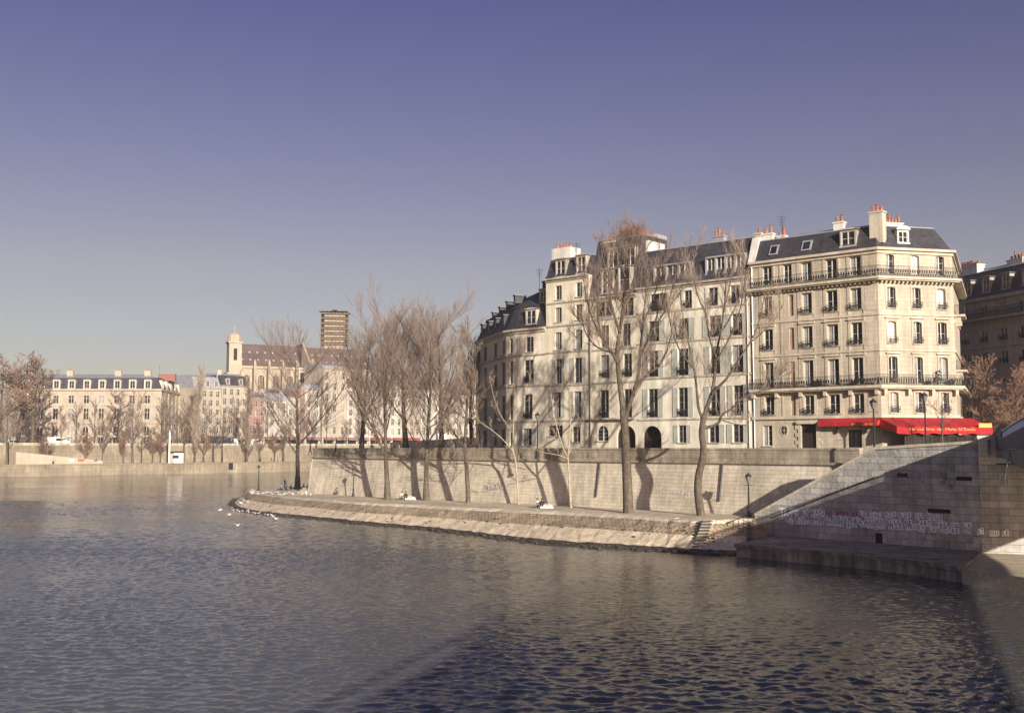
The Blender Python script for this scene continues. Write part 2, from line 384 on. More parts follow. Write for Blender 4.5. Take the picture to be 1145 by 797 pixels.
def guard(parent, pl, s0, s1, z0, h=.85, out=.12, name='railing'):
    mb = MB(); a = pl.pt(s0-.06, 0, out); b = pl.pt(s1+.06, 0, out)
    for zz in (.05, h*.3, h): pbox(mb, pl, s0-.06, s1+.06, z0+zz, z0+zz+.035, out-.02, out+.02)
    k = max(4, int((s1-s0)/.13))
    for j in range(k+1):
        s = s0-.05+(s1-s0+.1)*j/k; pbox(mb, pl, s-.011, s+.011, z0+.04, z0+h, out-.011, out+.011)
    for j in range(k):
        s = s0-.05+(s1-s0+.1)*(j+.5)/k; pbox(mb, pl, s-.045, s+.045, z0+h*.42, z0+h*.72, out-.006, out+.006)
    for s in (s0-.05, s1+.05): pbox(mb, pl, s-.012, s+.012, z0+h*.9, z0+h*.9+.025, -.02, out)
    return obj(name, mb, M['iron'], parent)
def shutter(parent, pl, s0, s1, z0, z1, m='shutter'):
    mb = MB(); pbox(mb, pl, s0, s1, z0, z1, .02, .055)
    fw = .06
    for a, b in ((s0, s0+fw), (s1-fw, s1)): pbox(mb, pl, a, b, z0, z1, .056, .075)
    for zz in (z0, (z0+z1)/2-.04, z1-.08): pbox(mb, pl, s0+fw, s1-fw, zz, zz+.08, .056, .075)
    n = int((z1-z0)/.11)
    for k in range(1, n):
        zz = z0+(z1-z0)*k/n; pbox(mb, pl, s0+fw, s1-fw, zz-.012, zz+.012, .056, .068)
    return obj('shutter', mb, M[m], parent)
def inset(poly, ins):
    n = len(poly); P = [Vector((p[0], p[1])) for p in poly]; lines = []
    for i in range(n):
        a, b = P[i], P[(i+1) % n]; t = (b-a).normalized(); nn = Vector((-t.y, t.x)); lines.append((a+nn*ins[i], t))
    res = []
    for i in range(n):
        (a, t), (b, w) = lines[i-1], lines[i]; den = t.x*w.y-t.y*w.x
        if abs(den) < 1e-4: res.append(b); continue
        k = ((b.x-a.x)*w.y-(b.y-a.y)*w.x)/den; res.append(a+t*k)
    return res
def mansard(parent, poly, ins, z0, z1, z2, ins2, mats=('slate', 'zinc'), name='roof'):
    # poly counter-clockwise; ins per edge
    mb = MB(); a = [Vector((p[0], p[1])) for p in poly]; b = inset(poly, ins); c = inset(poly, [i+j for i, j in zip(ins, ins2)]); n = len(poly)
    v3 = lambda p, z: (p.x, p.y, z)
    for i in range(n):
        j = (i+1) % n
        mb.quad(v3(a[i],z0), v3(a[j],z0), v3(b[j],z1), v3(b[i],z1), 0)
        mb.quad(v3(b[i],z1), v3(b[j],z1), v3(c[j],z2), v3(c[i],z2), 1)
    mb.poly([v3(p, z2) for p in c], 1)
    # zinc roll along the break
    for i in range(n):
        j = (i+1) % n
        if ins[i] > .05: mb.tube([v3(b[i], z1+.02), v3(b[j], z1+.02)], .07, 5, 1)
    return obj(name, mb, [M[mats[0]], M[mats[1]]], parent)
def dormer(parent, pl, s0, s1, z0, z1, o_front, o_back, arch=False, wallm='trim', roofm='zinc', fr=.16, glassm='glass', tr=1):
    """a dormer whose front stands at offset o_front from the facade plane and runs back to o_back"""
    mb = MB()
    pbox(mb, pl, s0, s0+fr, z0, z1, o_back, o_front); pbox(mb, pl, s1-fr, s1, z0, z1, o_back, o_front)
    pbox(mb, pl, s0+fr, s1-fr, z1-fr*.8, z1, o_back, o_front); pbox(mb, pl, s0-.06, s1+.06, z0-.14, z0-.003, o_back, o_front+.1)
    d = obj('dormer', mb, M[wallm], parent)
    r = MB(); mid = (s0+s1)/2; w = (s1-s0)/2+.14; K = 8
    rise = .42 if arch else .16
    prof = [(mid+w*math.cos(math.pi-math.pi*k/K), z1+.003+rise*math.sin(math.pi*k/K)) for k in range(K+1)]
    for k in range(K):
        (x0, y0), (x1, y1) = prof[k], prof[k+1]
        r.quad(pl.pt(x0,y0+.04,o_front+.12), pl.pt(x1,y1+.04,o_front+.12), pl.pt(x1,y1+.04,o_back), pl.pt(x0,y0+.04,o_back), 0)
    r.poly([pl.pt(x, y+.04, o_front+.12) for x, y in prof], 1)
    r.quad(pl.pt(prof[0][0],z1+.003,o_front+.12), pl.pt(prof[0][0],z1+.003,o_back), pl.pt(prof[-1][0],z1+.003,o_back), pl.pt(prof[-1][0],z1+.003,o_front+.12), 1)
    obj('dormer_roof', r, [M[roofm], M[wallm]], d)
    f = MB(); o = o_front-.12; a, b, c, e = s0+fr, s1-fr, z0, z1-fr*.8; fw = .06
    f.quad(pl.pt(a,c,o-.02), pl.pt(b,c,o-.02), pl.pt(b,e,o-.02), pl.pt(a,e,o-.02), 1)
    for x0, x1, y0, y1 in ((a,a+fw,c,e),(b-fw,b,c,e),((a+b)/2-.05,(a+b)/2+.05,c,e),(a,b,e-fw,e),(a,b,c,c+fw)): pbox(f, pl, x0, x1, y0, y1, o-.015, o+.04+.001*len(f.f))
    for k in range(1, tr+1):
        zz = c+(e-c)*k/(tr+1); pbox(f, pl, a+fw, b-fw, zz-.02, zz+.02, o-.015, o+.03)
    obj('window', f, [M['frame'], M[glassm]], d)
    return d
def chimney(parent, c, size, h, rz, pots, pm='white', potm='terracotta', prow=None):
    mb = MB(); mb.box(c, (size[0], size[1], h), rz); mb.box((c[0], c[1], c[2]+h), (size[0]+.16, size[1]+.16, .16), rz)
    ch = obj('chimney', mb, M[pm], parent)
    cs, sn = math.cos(rz), math.sin(rz)
    for k in range(pots):
        t = ((k+.5)/pots-.5)*size[0]*.92; pm2 = MB(); r = min(.15, size[0]*.8/pots/2); hh = rnd.uniform(.32, .68)
        pm2.lathe((c[0]+t*cs, c[1]+t*sn, c[2]+h+.16), [(r*1.1,0),(r,.1),(r*.85,hh-.12),(r*1.05,hh-.1),(r*1.05,hh)], 8)
        if k % 3 == 1: pm2.lathe((c[0]+t*cs, c[1]+t*sn, c[2]+h+.16+hh), [(r*.6,0),(r*.6,.2),(r*1.3,.22),(r*.2,.38)], 8)
        obj('chimney_pot', pm2, M[potm], ch)
    return ch
def antenna(parent, p, h):
    mb = MB(); x, y, z = p; mb.tube([(x,y,z),(x,y,z+h)], .03, 5)
    for k in range(5): mb.tube([(x-.5+.06*k,y,z+h-.15-k*.22),(x+.5-.06*k,y+.1,z+h-.15-k*.22)], .016, 4)
    return obj('antenna', mb, M['iron'], parent)
# ================================================================== ISLAND BLOCK
dL = Vector((-.758, .653)).normalized()
C0 = Vector((35.4, 102.9)); LEFT = C0+dL*60
LP = Plane(LEFT, C0)
def lp(px, py=500.5): return LP.s_(px, py)
def xy(pl, s, o=0): q = pl.pt(s, 0, o); return Vector((q[0], q[1]))
ZG = 7.25
back = -LP.n      # away from the camera
def row(pl, pxr, r): a = pl.z_(pxr, r[1]); b = pl.z_(pxr, r[0]); return a, b
def colspan(pl, c, py): return pl.s_(c[0], py), pl.s_(c[1], py)
def rest_wall(mb, pts, z0, z1, m=0):    # the plain sides behind the facade, an open chain of points
    for a, b in zip(pts[:-1], pts[1:]): mb.quad((a.x,a.y,z0), (b.x,b.y,z0), (b.x,b.y,z1), (a.x,a.y,z1), m)

# ---------------------------------------------------------------- A: corner building over the red awning
def build_A():
    sL = lp(843.0); PL = xy(LP, sL)
    pl = Plane(PL, C0); zc = pl.z_(985, 276.6)
    h1 = None
    # chamfered front: the same cornice height met at px 1064
    d = ray(1064, 281); t = (zc-CAM.z)/d.z; w = CAM+d*t; C1 = Vector((w.x, w.y)); pr = Plane(C0, C1)
    C2 = C1+Vector((.42, .907))*13; B0 = PL+back*13
    root = thing('corner_building', 'tall cream corner apartment building with iron balconies above the red awnings', 'building', ((C0.x+C1.x)/2, (C0.y+C1.y)/2+2, ZG))
    wall = MB(); opsL = []; opsR = []; wins = []
    rows = [(286.5,308.5),(322.2,345.8),(360.8,385),(400.2,429.5),(440.3,461.7)]
    colsL = [(853,863.5),(896.5,907.8),(924.1,936.4),(951,963.3)]
    Z = [row(pl, 957, r) for r in rows]
    SL = [colspan(pl, c, 335) for c in colsL]
    for i, (z0, z1) in enumerate(Z):
        for s in SL: opsL.append((s[0], s[1], z0, z1)); wins.append((pl, s, z0, z1, i))
        if i == 0:
            s = colspan(pl, (875.5,885), 300); opsL.append((s[0], s[1], z0, z1)); wins.append((pl, s, z0, z1, i))
    blind = colspan(pl, (881.6,887), 335)
    niches = []
    for i in (1,2,3,4): niches.append((blind[0], blind[1], Z[i][0]-.1, Z[i][1])); opsL.append(niches[-1])
    dz = row(pl, 905, (474,500.9)); ds = colspan(pl, (896,913), 490); opsL.append((ds[0], ds[1], ZG, dz[1]))
    gz_ = row(pl, 858, (475.6,498.5)); gs = colspan(pl, (853.2,863.6), 487); opsL.append((gs[0], gs[1], gz_[0], gz_[1]))
    rz_ = row(pl, 955, (480.5,500.3)); rs = colspan(pl, (948,963.8), 490); opsL.append((rs[0], rs[1], rz_[0], rz_[1]))
    colsR = [(991.6,1001),(1019.8,1029.2),(1047.5,1057)]; SR = [colspan(pr, c, 335) for c in colsR]
    rowsR = [(286.5,308.5),(322,344.9),(359.9,384.2),(399.2,428.8),(438.6,461.4)]
    ZR = [row(pr, 1024, r) for r in rowsR]
    ZR[0] = Z[0]
    for i, (z0, z1) in enumerate(ZR):
        for k, s in enumerate(SR): opsR.append((s[0], s[1], z0, z1, .14)); wins.append((pr, s, z0, z1, i+10, k))
    facade_wall(wall, pl, 0, pl.len, ZG, zc, opsL); facade_wall(wall, pr, 0, pr.len, ZG, zc, opsR)
    rest_wall(wall, [C1, C2, B0, PL], ZG, zc)
    # raised panels between the bays
    for i in range(1, 5):
        for a, b in ((SL[3][1]+.35, pl.len-.25),):
            if b-a > .6: pbox(wall, pl, a, b, Z[i][0]-.2, Z[i][1]+.05, -.01, .045)
    for a in [SL[0][0]-.42, blind[0]-.95, blind[1]+.45] + [s[0]-.32 for s in SL[1:]] + [s[1]+.12 for s in SL]:
        pbox(wall, pl, a, a+.19, Z[4][0]-.3, Z[1][1]+.35, -.01, .05)
        pbox(wall, pl, a, a+.19, Z[0][0]+.05, Z[0][1]+.3, -.01, .05)
    obj('wall', wall, M['stoneA'], root)
    for n in niches:
        nb = MB(); nb.quad(pl.pt(n[0],n[2],-.16), pl.pt(n[1],n[2],-.16), pl.pt(n[1],n[3],-.16), pl.pt(n[0],n[3],-.16))
        obj('blind_panel', nb, M['blindpanel'], root)
    for w in wins:
        p, s, z0, z1, i = w[:5]
        g = 'glass'
        if i >= 10: g = {(12,0):'blind',(10,1):'blind',(11,2):'blind',(13,2):'curtain',(14,0):'curtain'}.get((i,w[5]), 'half' if rnd.random()<.4 else 'glass')
        elif rnd.random() < .25: g = 'half'
        window(root, p, s[0], s[1], z0, z1, tr=1 if i % 10 else 2, glassm=g, sill=(i % 10) not in (0,3), depth=.3)
        if i % 10 in (1,2,4): guard(root, p, s[0], s[1], z0-.02, h=.62, out=.26)
        # moulded surround
    for w in wins:
        p, s, z0, z1, i = w[:5]; sur = MB()
        if i % 10 == 0: continue
        for a, b in ((s[0]-.17, s[0]-.01), (s[1]+.01, s[1]+.17)): pbox(sur, p, a, b, z0, z1+.02, -.01, .06)
        pbox(sur, p, s[0]-.2, s[1]+.2, z1+.03, z1+.19, -.01, .075)
        if i % 10 in (2,3): pbox(sur, p, s[0]-.3, s[1]+.3, z1+.28, z1+.4, -.01, .2)
        obj('window_surround', sur, M['stoneA2'], root)
    path = [PL, C0, C1, C2]
    co = MB()
    ledge(co, path, zc-.5, zc-.2, .16); ledge(co, path, zc-.197, zc+.05, .42)
    obj('cornice', co, M['stoneA2'], root)
    for y, t_, o_ in ((350.5,.1,.12),(390.7,.1,.12),(465,.15,.22)):
        st = MB(); z = pl.z_(985, y); ledge(st, path, z-t_, z+t_, o_); obj('string_course', st, M['stoneA2'], root)
    for (px, y, out, th) in ((985,310.5,.85,.24),(985,432,.8,.26)):
        z = pl.z_(px, y); b = MB(); ledge(b, path, z-th/2, z+th/2, out); ledge(b, path, z-th/2-.12, z-th/2-.003, out-.16)
        e = .48 if y < 400 else 2.6
        for p in (pl, pr):
            k = max(3, int(p.len/e))
            for j in range(k+1):
                s = .25+(p.len-.5)*j/k; hh = .2 if y < 400 else .5
                pbox(b, p, s-.09 if hh < .3 else s-.16, s+.09 if hh < .3 else s+.16, z-th/2-.123-hh, z-th/2-.123, -.02, .42 if hh < .3 else .5)
        bal = obj('balcony', b, M['stoneA2'], root)
        r = MB(); rail_path(r, path, z+th/2, 1.0, out-.08, .13); obj('railing', r, M['iron'], bal)
    # side balconies with plants, seen edge-on at the right
    ps = Plane(C1, C2); ps.n = Vector((.907,-.42))
    for y in (352, 414):
        z = pr.z_(1070, y); b = MB()
        pbox(b, ps, .7, 4.2, z-.12, z+.1, -.05, 1.0); pbox(b, ps, .9, 1.25, z-.75, z-.123, -.05, .6); pbox(b, ps, 3.6, 3.95, z-.75, z-.123, -.05, .6)
        bal = obj('balcony', b, M['stoneA2'], root); r = MB(); a = xy(ps, .72, .0); 
        for s0, s1, o0, o1 in ((.72,.75,0,.96),(.72,4.15,.93,.96)):
            pbox(r, ps, s0, s1, z+1.0, z+1.04, o0, o1)
            n = 10 if s1-s0 < .1 else 28
            for k in range(n):
                q = (k+.5)/n
                if s1-s0 < .1: pbox(r, ps, s0, s1, z+.1, z+1.0, o0+(o1-o0)*q, o0+(o1-o0)*q+.022)
                else: pbox(r, ps, s0+(s1-s0)*q, s0+(s1-s0)*q+.022, z+.1, z+1.0, o0, o1)
        obj('railing', r, M['iron'], bal)
    # ground floor: door, shop window, side window, oval
    d = MB(); d.quad(pl.pt(ds[0],ZG,-.2), pl.pt(ds[1],ZG,-.2), pl.pt(ds[1],dz[1],-.2), pl.pt(ds[0],dz[1],-.2))
    mid = (ds[0]+ds[1])/2
    for a, b in ((ds[0]+.1, mid-.06), (mid+.06, ds[1]-.1)):
        for z0, z1 in ((ZG+.2, ZG+1.1), (ZG+1.25, dz[1]-.8)): pbox(d, pl, a, b, z0, z1, -.21, -.15)
    dd = obj('door', d, M['door'], root)
    hd = MB(); pbox(hd, pl, ds[0]-.4, ds[1]+.4, dz[1]+.02, dz[1]+.3, -.01, .3); pbox(hd, pl, ds[0]-.3, ds[0]-.02, ZG, dz[1], -.01, .1); pbox(hd, pl, ds[1]+.02, ds[1]+.3, ZG, dz[1], -.01, .1)
    for k in range(5):
        for a, b in ((ds[0]-.62, ds[0]-.31), (ds[1]+.31, ds[1]+.62)): pbox(hd, pl, a, b, ZG+.1+k*.75, ZG+.5+k*.75, -.01, .09)
    obj('door_surround', hd, M['stoneA2'], root)
    window(root, pl, gs[0], gs[1], gz_[0], gz_[1], tr=3, glassm='half'); 
    w = window(root, pl, rs[0], rs[1], rz_[0], rz_[1], tr=4, frame='iron', sill=False)
    gr = MB()
    for k in range(1, 5): s = rs[0]+(rs[1]-rs[0])*k/5; pbox(gr, pl, s-.02, s+.02, rz_[0], rz_[1], -.19, -.14)
    obj('window_grille', gr, M['iron'], root)
    oc, oz = pl.hit(877, 481); ov = MB(); K = 16
    ring = lambda r, o: [pl.pt(oc+r*.72*math.cos(2*math.pi*k/K), oz+r*math.sin(2*math.pi*k/K), o) for k in range(K)]
    A, Bq, D = ring(.62, .05), ring(.47, .05), ring(.62, 0)
    for k in range(K): j = (k+1) % K; ov.quad(A[k], A[j], Bq[j], Bq[k], 0); ov.quad(D[k], D[j], A[j], A[k], 0)
    ov.poly(ring(.47, .02), 1)
    pbox(ov, pl, oc-.02, oc+.02, oz-.44, oz+.44, .021, .045, 0); pbox(ov, pl, oc-.32, oc+.32, oz-.02, oz+.02, .021, .043, 0)
    obj('oval_window', ov, [M['stoneA2'], M['glass']], root)
    # downpipe at the left edge
    dp = MB(); dp.tube([pl.pt(.18, ZG, .12), pl.pt(.18, zc-.5, .12)], .07, 6); obj('downpipe', dp, M['steel'], root)
    # roof
    zt = pl.z_(985, 248.5); poly = [PL, C0, C1, C2, B0]
    sl = 1.25
    mansard(root, poly, [sl, sl, 1.6, .01, .01], zc+.055, zt, zt+.75, [2.5, 2.5, 2.5, 0.0, 0.0])
    def dorm(p, x0, x1, y0, y1, arch):
        s0, z1 = p.hit(x0, y0); s1, z0 = p.hit(x1, y1); dormer(root, p, s0, s1, z0, z1, -.28, -1.6, arch=arch, wallm='white' if arch else 'trim')
    dorm(pl, 937.5, 956, 258, 273.2, False); dorm(pr, 1005, 1018.5, 256.5, 271, True)
    for x0, x1, y0, y1 in ((858,867.5,273.5,284),(894,905,268.5,279)):
        s0, z1 = pl.hit(x0, y0); s1, z0 = pl.hit(x1, y1); k = sl/(zt-zc); f = MB()
        o = lambda z: -(z-zc)*k+.06
        f.hexa([pl.pt(s0,z0,o(z0)+.1), pl.pt(s1,z0,o(z0)+.1), pl.pt(s1,z0,o(z0)-.2), pl.pt(s0,z0,o(z0)-.2), pl.pt(s0,z1,o(z1)+.1), pl.pt(s1,z1,o(z1)+.1), pl.pt(s1,z1,o(z1)-.2), pl.pt(s0,z1,o(z1)-.2)], 0)
        e = .14; f.quad(pl.pt(s0+e,z0+e,o(z0+e)+.106), pl.pt(s1-e,z0+e,o(z0+e)+.106), pl.pt(s1-e,z1-e,o(z1-e)+.106), pl.pt(s0+e,z1-e,o(z1-e)+.106), 1)
        obj('skylight', f, [M['zinc'], M['glass']], root)
    def chim(p, x0, x1, ytop, zbot, dep, off, pots, pm='stoneA2', potm='terracotta'):
        s0, z1 = p.hit(x0, ytop); s1, _ = p.hit(x1, ytop); c = p.pt((s0+s1)/2, zbot, off)
        chimney(root, c, (s1-s0, dep, ) , z1-zbot, p.ang(), pots, pm, potm)
    chim(pl, 969, 984, 238, zc+.6, .9, -1.0, 3)
    chim(pl, 921, 932, 246.5, zt-.3, .7, -2.6, 2, 'white')
    chim(pr, 1003.5, 1023, 245.5, zt-.2, .7, -2.4, 5, 'white')
    chim(pr, 1041, 1049, 258, zc+1.2, .8, -2.2, 0, 'trim')
    # party wall with chimneys at the left end
    pw = MB(); s0 = -.25; z1 = pl.z_(846, 263)
    pw.hexa([pl.pt(-.3,zc-.2,.15), pl.pt(.5,zc-.2,.15), pl.pt(.5,zc-.2,-9), pl.pt(-.3,zc-.2,-9), pl.pt(-.3,z1,-1.1), pl.pt(.5,z1,-1.1), pl.pt(.5,z1,-9), pl.pt(-.3,z1,-9)])
    obj('party_wall', pw, M['white'], root)
    z2 = pl.z_(858, 254.5); chimney(root, pl.pt(1.15, zt-1.4, -2.0), (1.15,.7), z2-zt+1.0, pl.ang(), 2, 'white')
    chimney(root, pl.pt(.1, z1-.1, -1.9), (.75,.8), .5, pl.ang(), 1, 'stoneA2'); chimney(root, pl.pt(2.5, zt-.4, -2.4), (.9,.7), .75, pl.ang(), 2, 'white')
    antenna(root, pl.pt(2.3, zt+.2, -2.8), 2.6)
    # pots of plants on the second balcony
    pv = MB()
    zb = pl.z_(985, 432)+.14
    for p, px, h in ((pr,1046,1.5),(pr,1060,.6),(pl,915,.5),(pl,918,.8),(pl,957,.5),(pr,1035,.4)):
        s = p.s_(px, 420)
        for k in range(60):
            a = rnd.uniform(-.35,.35); zz = rnd.uniform(.1, h); q = p.pt(s+a*(1-.4*zz/h), zb+zz, .45+rnd.uniform(-.2,.2)); r = rnd.uniform(.06,.13)
            d1 = Vector((rnd.uniform(-1,1), rnd.uniform(-1,1), rnd.uniform(-1,1)))*r; d2 = Vector((rnd.uniform(-1,1), rnd.uniform(-1,1), rnd.uniform(-1,1)))*r
            Q = Vector(q); pv.quad(Q-d1, Q+d2, Q+d1, Q-d2)
    pp = obj('balcony_plants', pv, M['green'], root)
    return pl, pr, zc, root, PL, C1
plA, prA, zcA, rootA, PLA, C1A = build_A()

# ---------------------------------------------------------------- generic straight-fronted building of the block
def build_block(name, label, x0, x1, wallm, ycorn, groups, ysole, strings, roof, shut=(), arches=(), rails=(), depth=.26, bd=12):
    """groups: list of (floor id, pxref, (ytop,ybottom), pyref, [(pxl,pxr)...])"""
    s0, s1 = lp(x0), lp(x1); a, b = xy(LP, s0), xy(LP, s1); pl = Plane(a, b); zc = pl.z_(*ycorn)
    root = thing(name, label, 'building', ((a.x+b.x)/2, (a.y+b.y)/2+3, ZG)); ops = []; W = []
    for fid, pxr, r, pyr, cols in groups:
        z0, z1 = row(pl, pxr, r)
        for c in cols:
            s = colspan(pl, c, pyr); ops.append((s[0], s[1], z0, z1)); W.append((fid, s, z0, z1))
    AR = []
    for (xa, xb, yt, yb) in arches:
        sa, sb = colspan(pl, (xa, xb), 490); z1 = pl.z_((xa+xb)/2, yt); z0 = ZG if yb is None else pl.z_((xa+xb)/2, yb)
        ops.append((sa, sb, z0, z1, True)); AR.append((sa, sb, z0, z1, yb))
    wall = MB(); facade_wall(wall, pl, 0, pl.len, ZG, zc, ops, depth=depth)
    c, d = b+back*bd, a+back*bd; rest_wall(wall, [b, c, d, a], ZG, zc)
    obj('wall', wall, M[wallm], root)
    for fid, s, z0, z1 in W:
        q = rnd.random(); window(root, pl, s[0], s[1], z0, z1, depth=depth, tr=2 if z1-z0 < 2.3 else 3, glassm='curtain' if q < .07 else 'half' if q < .22 else 'glass', sill=fid not in rails, frame='framegrey')
        if fid in rails: guard(root, pl, s[0], s[1], z0, h=.85)
        if fid in shut:
            w = (s[1]-s[0])*.52
            if s[0]-w > .1: shutter(root, pl, s[0]-w-.04, s[0]-.05, z0-.02, z1+.02)
            if s[1]+w < pl.len-.1: shutter(root, pl, s[1]+.05, s[1]+w+.04, z0-.02, z1+.02)
    for sa, sb, z0, z1, yb in AR:
        mb = MB(); m = 'dark'
        if yb is not None:
            window(root, pl, sa, sb, z0, z1, depth=depth-.02, tr=3, sill=True); continue
        mb.quad(pl.pt(sa-.1,z0,-depth-.9), pl.pt(sb+.1,z0,-depth-.9), pl.pt(sb+.1,z1,-depth-.9), pl.pt(sa-.1,z1,-depth-.9), 0)
        for e in (sa, sb): mb.quad(pl.pt(e,z0,-depth), pl.pt(e,z0,-depth-.9), pl.pt(e,z1,-depth-.9), pl.pt(e,z1,-depth), 0)
        n = 10
        for k in range(n):
            s = sa+(sb-sa)*(k+.5)/n; pbox(mb, pl, s-.03, s+.03, z0, z1-.3-1.1*abs((k+.5)/n-.5)**2*4*.5, -depth-.8, -depth-.75, 1)
        pbox(mb, pl, sa, sb, z0+(z1-z0)*.55, z0+(z1-z0)*.55+.12, -depth-.74, -depth-.68, 1)
        obj('carriage_door', mb, [M['door'], M['iron']], root)
    co = MB(); ledge(co, [a, b], zc-.42, zc-.18, .14); ledge(co, [a, b], zc-.177, zc+.04, .36); obj('cornice', co, M['trim'], root)
    for px, y in strings:
        st = MB(); z = pl.z_(px, y); ledge(st, [a, b], z-.1, z+.1, .1); obj('string_course', st, M['trim'], root)
    if ysole:
        z = pl.z_(*ysole)
        bl = MB(); ledge(bl, [a+LP.u*.3, b-LP.u*.3], z-.1, z+.1, .55); obj('balcony', bl, M['trim'], root)
    z1, z2, sl, tb = roof
    zt = pl.z_(*z1); poly = [a, b, c, d]
    mansard(root, poly, [sl, .01, .01, .01], zc+.045, zt, zt+z2, [tb, 0, 0, 0])
    return pl, zc, zt, root, sl

# B: wide grey-cream house with shutters
plB, zcB, ztB, rootB, slB = build_block('shuttered_apartment_building', 'wide grey cream apartment building with pale shutters behind the curving bare tree', 714, 842.3, 'plasterB', (838, 308.5),
    [(4,769,(324.7,344.5),335,[(727,746),(764.8,773.6),(792,802.6),(816.6,827)]),
     (3,764,(356,379.3),370,[(725,737),(757.8,770),(793,806),(818.4,830)]),
     (2,764,(389.8,419.5),400,[(725,735.8),(758,769.5),(794,805),(818.6,831)]),
     (1,764,(433.3,465.8),445,[(724.8,735.4),(758.3,769),(794,805),(820,831)]),
     (0,764,(475.4,494.8),485,[(758.4,767.3),(792.6,804),(819.5,831)])],
    None, [(764,346.5),(764,381.5),(764,421.5),(764,468.5)], ((830,263.5),.6,1.5,3.0), shut=(0,1,2,3), arches=[(719,739.5,476,None)], rails=(1,2,3,4))
for xa, xb, yt, yb, n in ((730,770.5,297,320,3),(788,831.5,287.5,313.5,4)):
    s0, z1 = plB.hit(xa, yt); s1, _ = plB.hit(xb, yt); z0 = zcB+.35; mb = MB()
    pbox(mb, plB, s0, s1, z1-.16, z1, -1.5, -.12); w = (s1-s0)/n
    for k in range(n+1): pbox(mb, plB, s0+w*k-.09-(.001*k), s0+w*k+.09, z0, z1-.163, -1.4, -.2)
    pbox(mb, plB, s0, s1, z0-.25, z0-.003, -1.4, -.15)
    d = obj('attic_dormer', mb, M['zinc'], rootB); f = MB()
    for k in range(n):
        a, b = s0+w*k+.09, s0+w*(k+1)-.09
        f.quad(plB.pt(a,z0,-.45), plB.pt(b,z0,-.45), plB.pt(b,z1-.163,-.45), plB.pt(a,z1-.163,-.45), 1)
        for q in ((a,a+.07),((a+b)/2-.05,(a+b)/2+.05),(b-.07,b)): pbox(f, plB, q[0], q[1], z0, z1-.163, -.44, -.38)
    obj('window', f, [M['frame'], M['glass']], d)
chimney(rootB, plB.pt(plB.s_(794,262), ztB+.1, -2.0), (1.4,.6), .5, plB.ang(), 3, 'zinc')
dp = MB(); dp.tube([plB.pt(plB.len-.35, ZG, .12), plB.pt(plB.len-.35, zcB-.4, .12)], .06, 6); obj('downpipe', dp, M['white'], rootB)

# C: narrow house with a two-storey mansard
plC, zcC, ztC, rootC, slC = build_block('mansard_apartment_building', 'narrow pale stone house with a two storey slate mansard behind the tallest bare tree', 659.5, 713.7, 'plasterC', (662, 333.5),
    [(4,676,(337,353.8),345,[(667.6,684.3)]),(4,700,(333,353.2),345,[(693,708.5)]),
     (3,676,(364,388),375,[(671.5,680.8),(696,705)]),
     (2,676,(397,422.5),410,[(671.5,681),(697,706.5)]),
     (1,676,(436,467.3),450,[(671,680.8),(697.5,706.5)])],
    (676,468.3), [(676,357),(676,391),(676,428)], ((690,263),.5,1.9,2.5), bd=6.5, arches=[(667.7,680.3,476,493),(689.7,710.5,475.4,None)], rails=(1,2))
for x0, x1, y0, y1 in ((672,685,302.5,327),(691,705,299,325),(674.5,686.5,279,297),(693.5,706,275.5,295)):
    s0, z1 = plC.hit(x0, y0); s1, z0 = plC.hit(x1, y1); k = slC/(ztC-zcC); o = -(z0-zcC)*k+.12
    dormer(rootC, plC, s0, s1, z0, z1, o, o-1.2)
gw = MB(); zr = plC.z_(735, 262.5)
gw.prism([xy(plC, plC.len-.1, -2.0), xy(plC, plC.len+.35, -2.0), xy(plC, plC.len+.35, -5.5), xy(plC, plC.len-.1, -5.5)], ztB-1.5, zr); obj('gable_wall', gw, M['white'], rootC)
s0 = plC.s_(668,275); chimney(rootC, plC.pt(s0+.4, ztC-1.2, -2.2), (1.7,.7), plC.z_(670,269)-ztC+1.2, plC.ang(), 4, 'white'); antenna(rootC, plC.pt(s0+1.6, ztC, -2.4), 2.4)
iv = MB()    # dry creeper covering the roof top of the narrow house
for k in range(2600):
    s = rnd.gauss(plC.len*.62, plC.len*.2); zz = ztC+1.9*max(0,1-abs(s-plC.len*.62)/(plC.len*.42))*rnd.random()**.6-.6*rnd.random()
    q = Vector(plC.pt(s, zz, -1.75-rnd.random()*3.2)); a = Vector((rnd.uniform(-1,1), rnd.uniform(-1,1), rnd.uniform(-.6,1))).normalized(); t = Vector((rnd.uniform(-1,1), rnd.uniform(-1,1), rnd.uniform(-1,1)))*.025
    e = q+a*rnd.uniform(.3,.8); iv.quad(q-t, q+t, e+t*.5, e-t*.5)
ivo = obj('dry_creeper', iv, M['leafdry'], base=plC.pt(plC.len*.62, ztC, -2)); tag(ivo, 'russet dry creeper heaped over the roof of the narrow mansard house', 'creeper')
dp = MB(); dp.tube([plC.pt(.25, ZG, .12), plC.pt(.25, zcC-.4, .12)], .09, 6); obj('downpipe', dp, M['trim'], rootC)

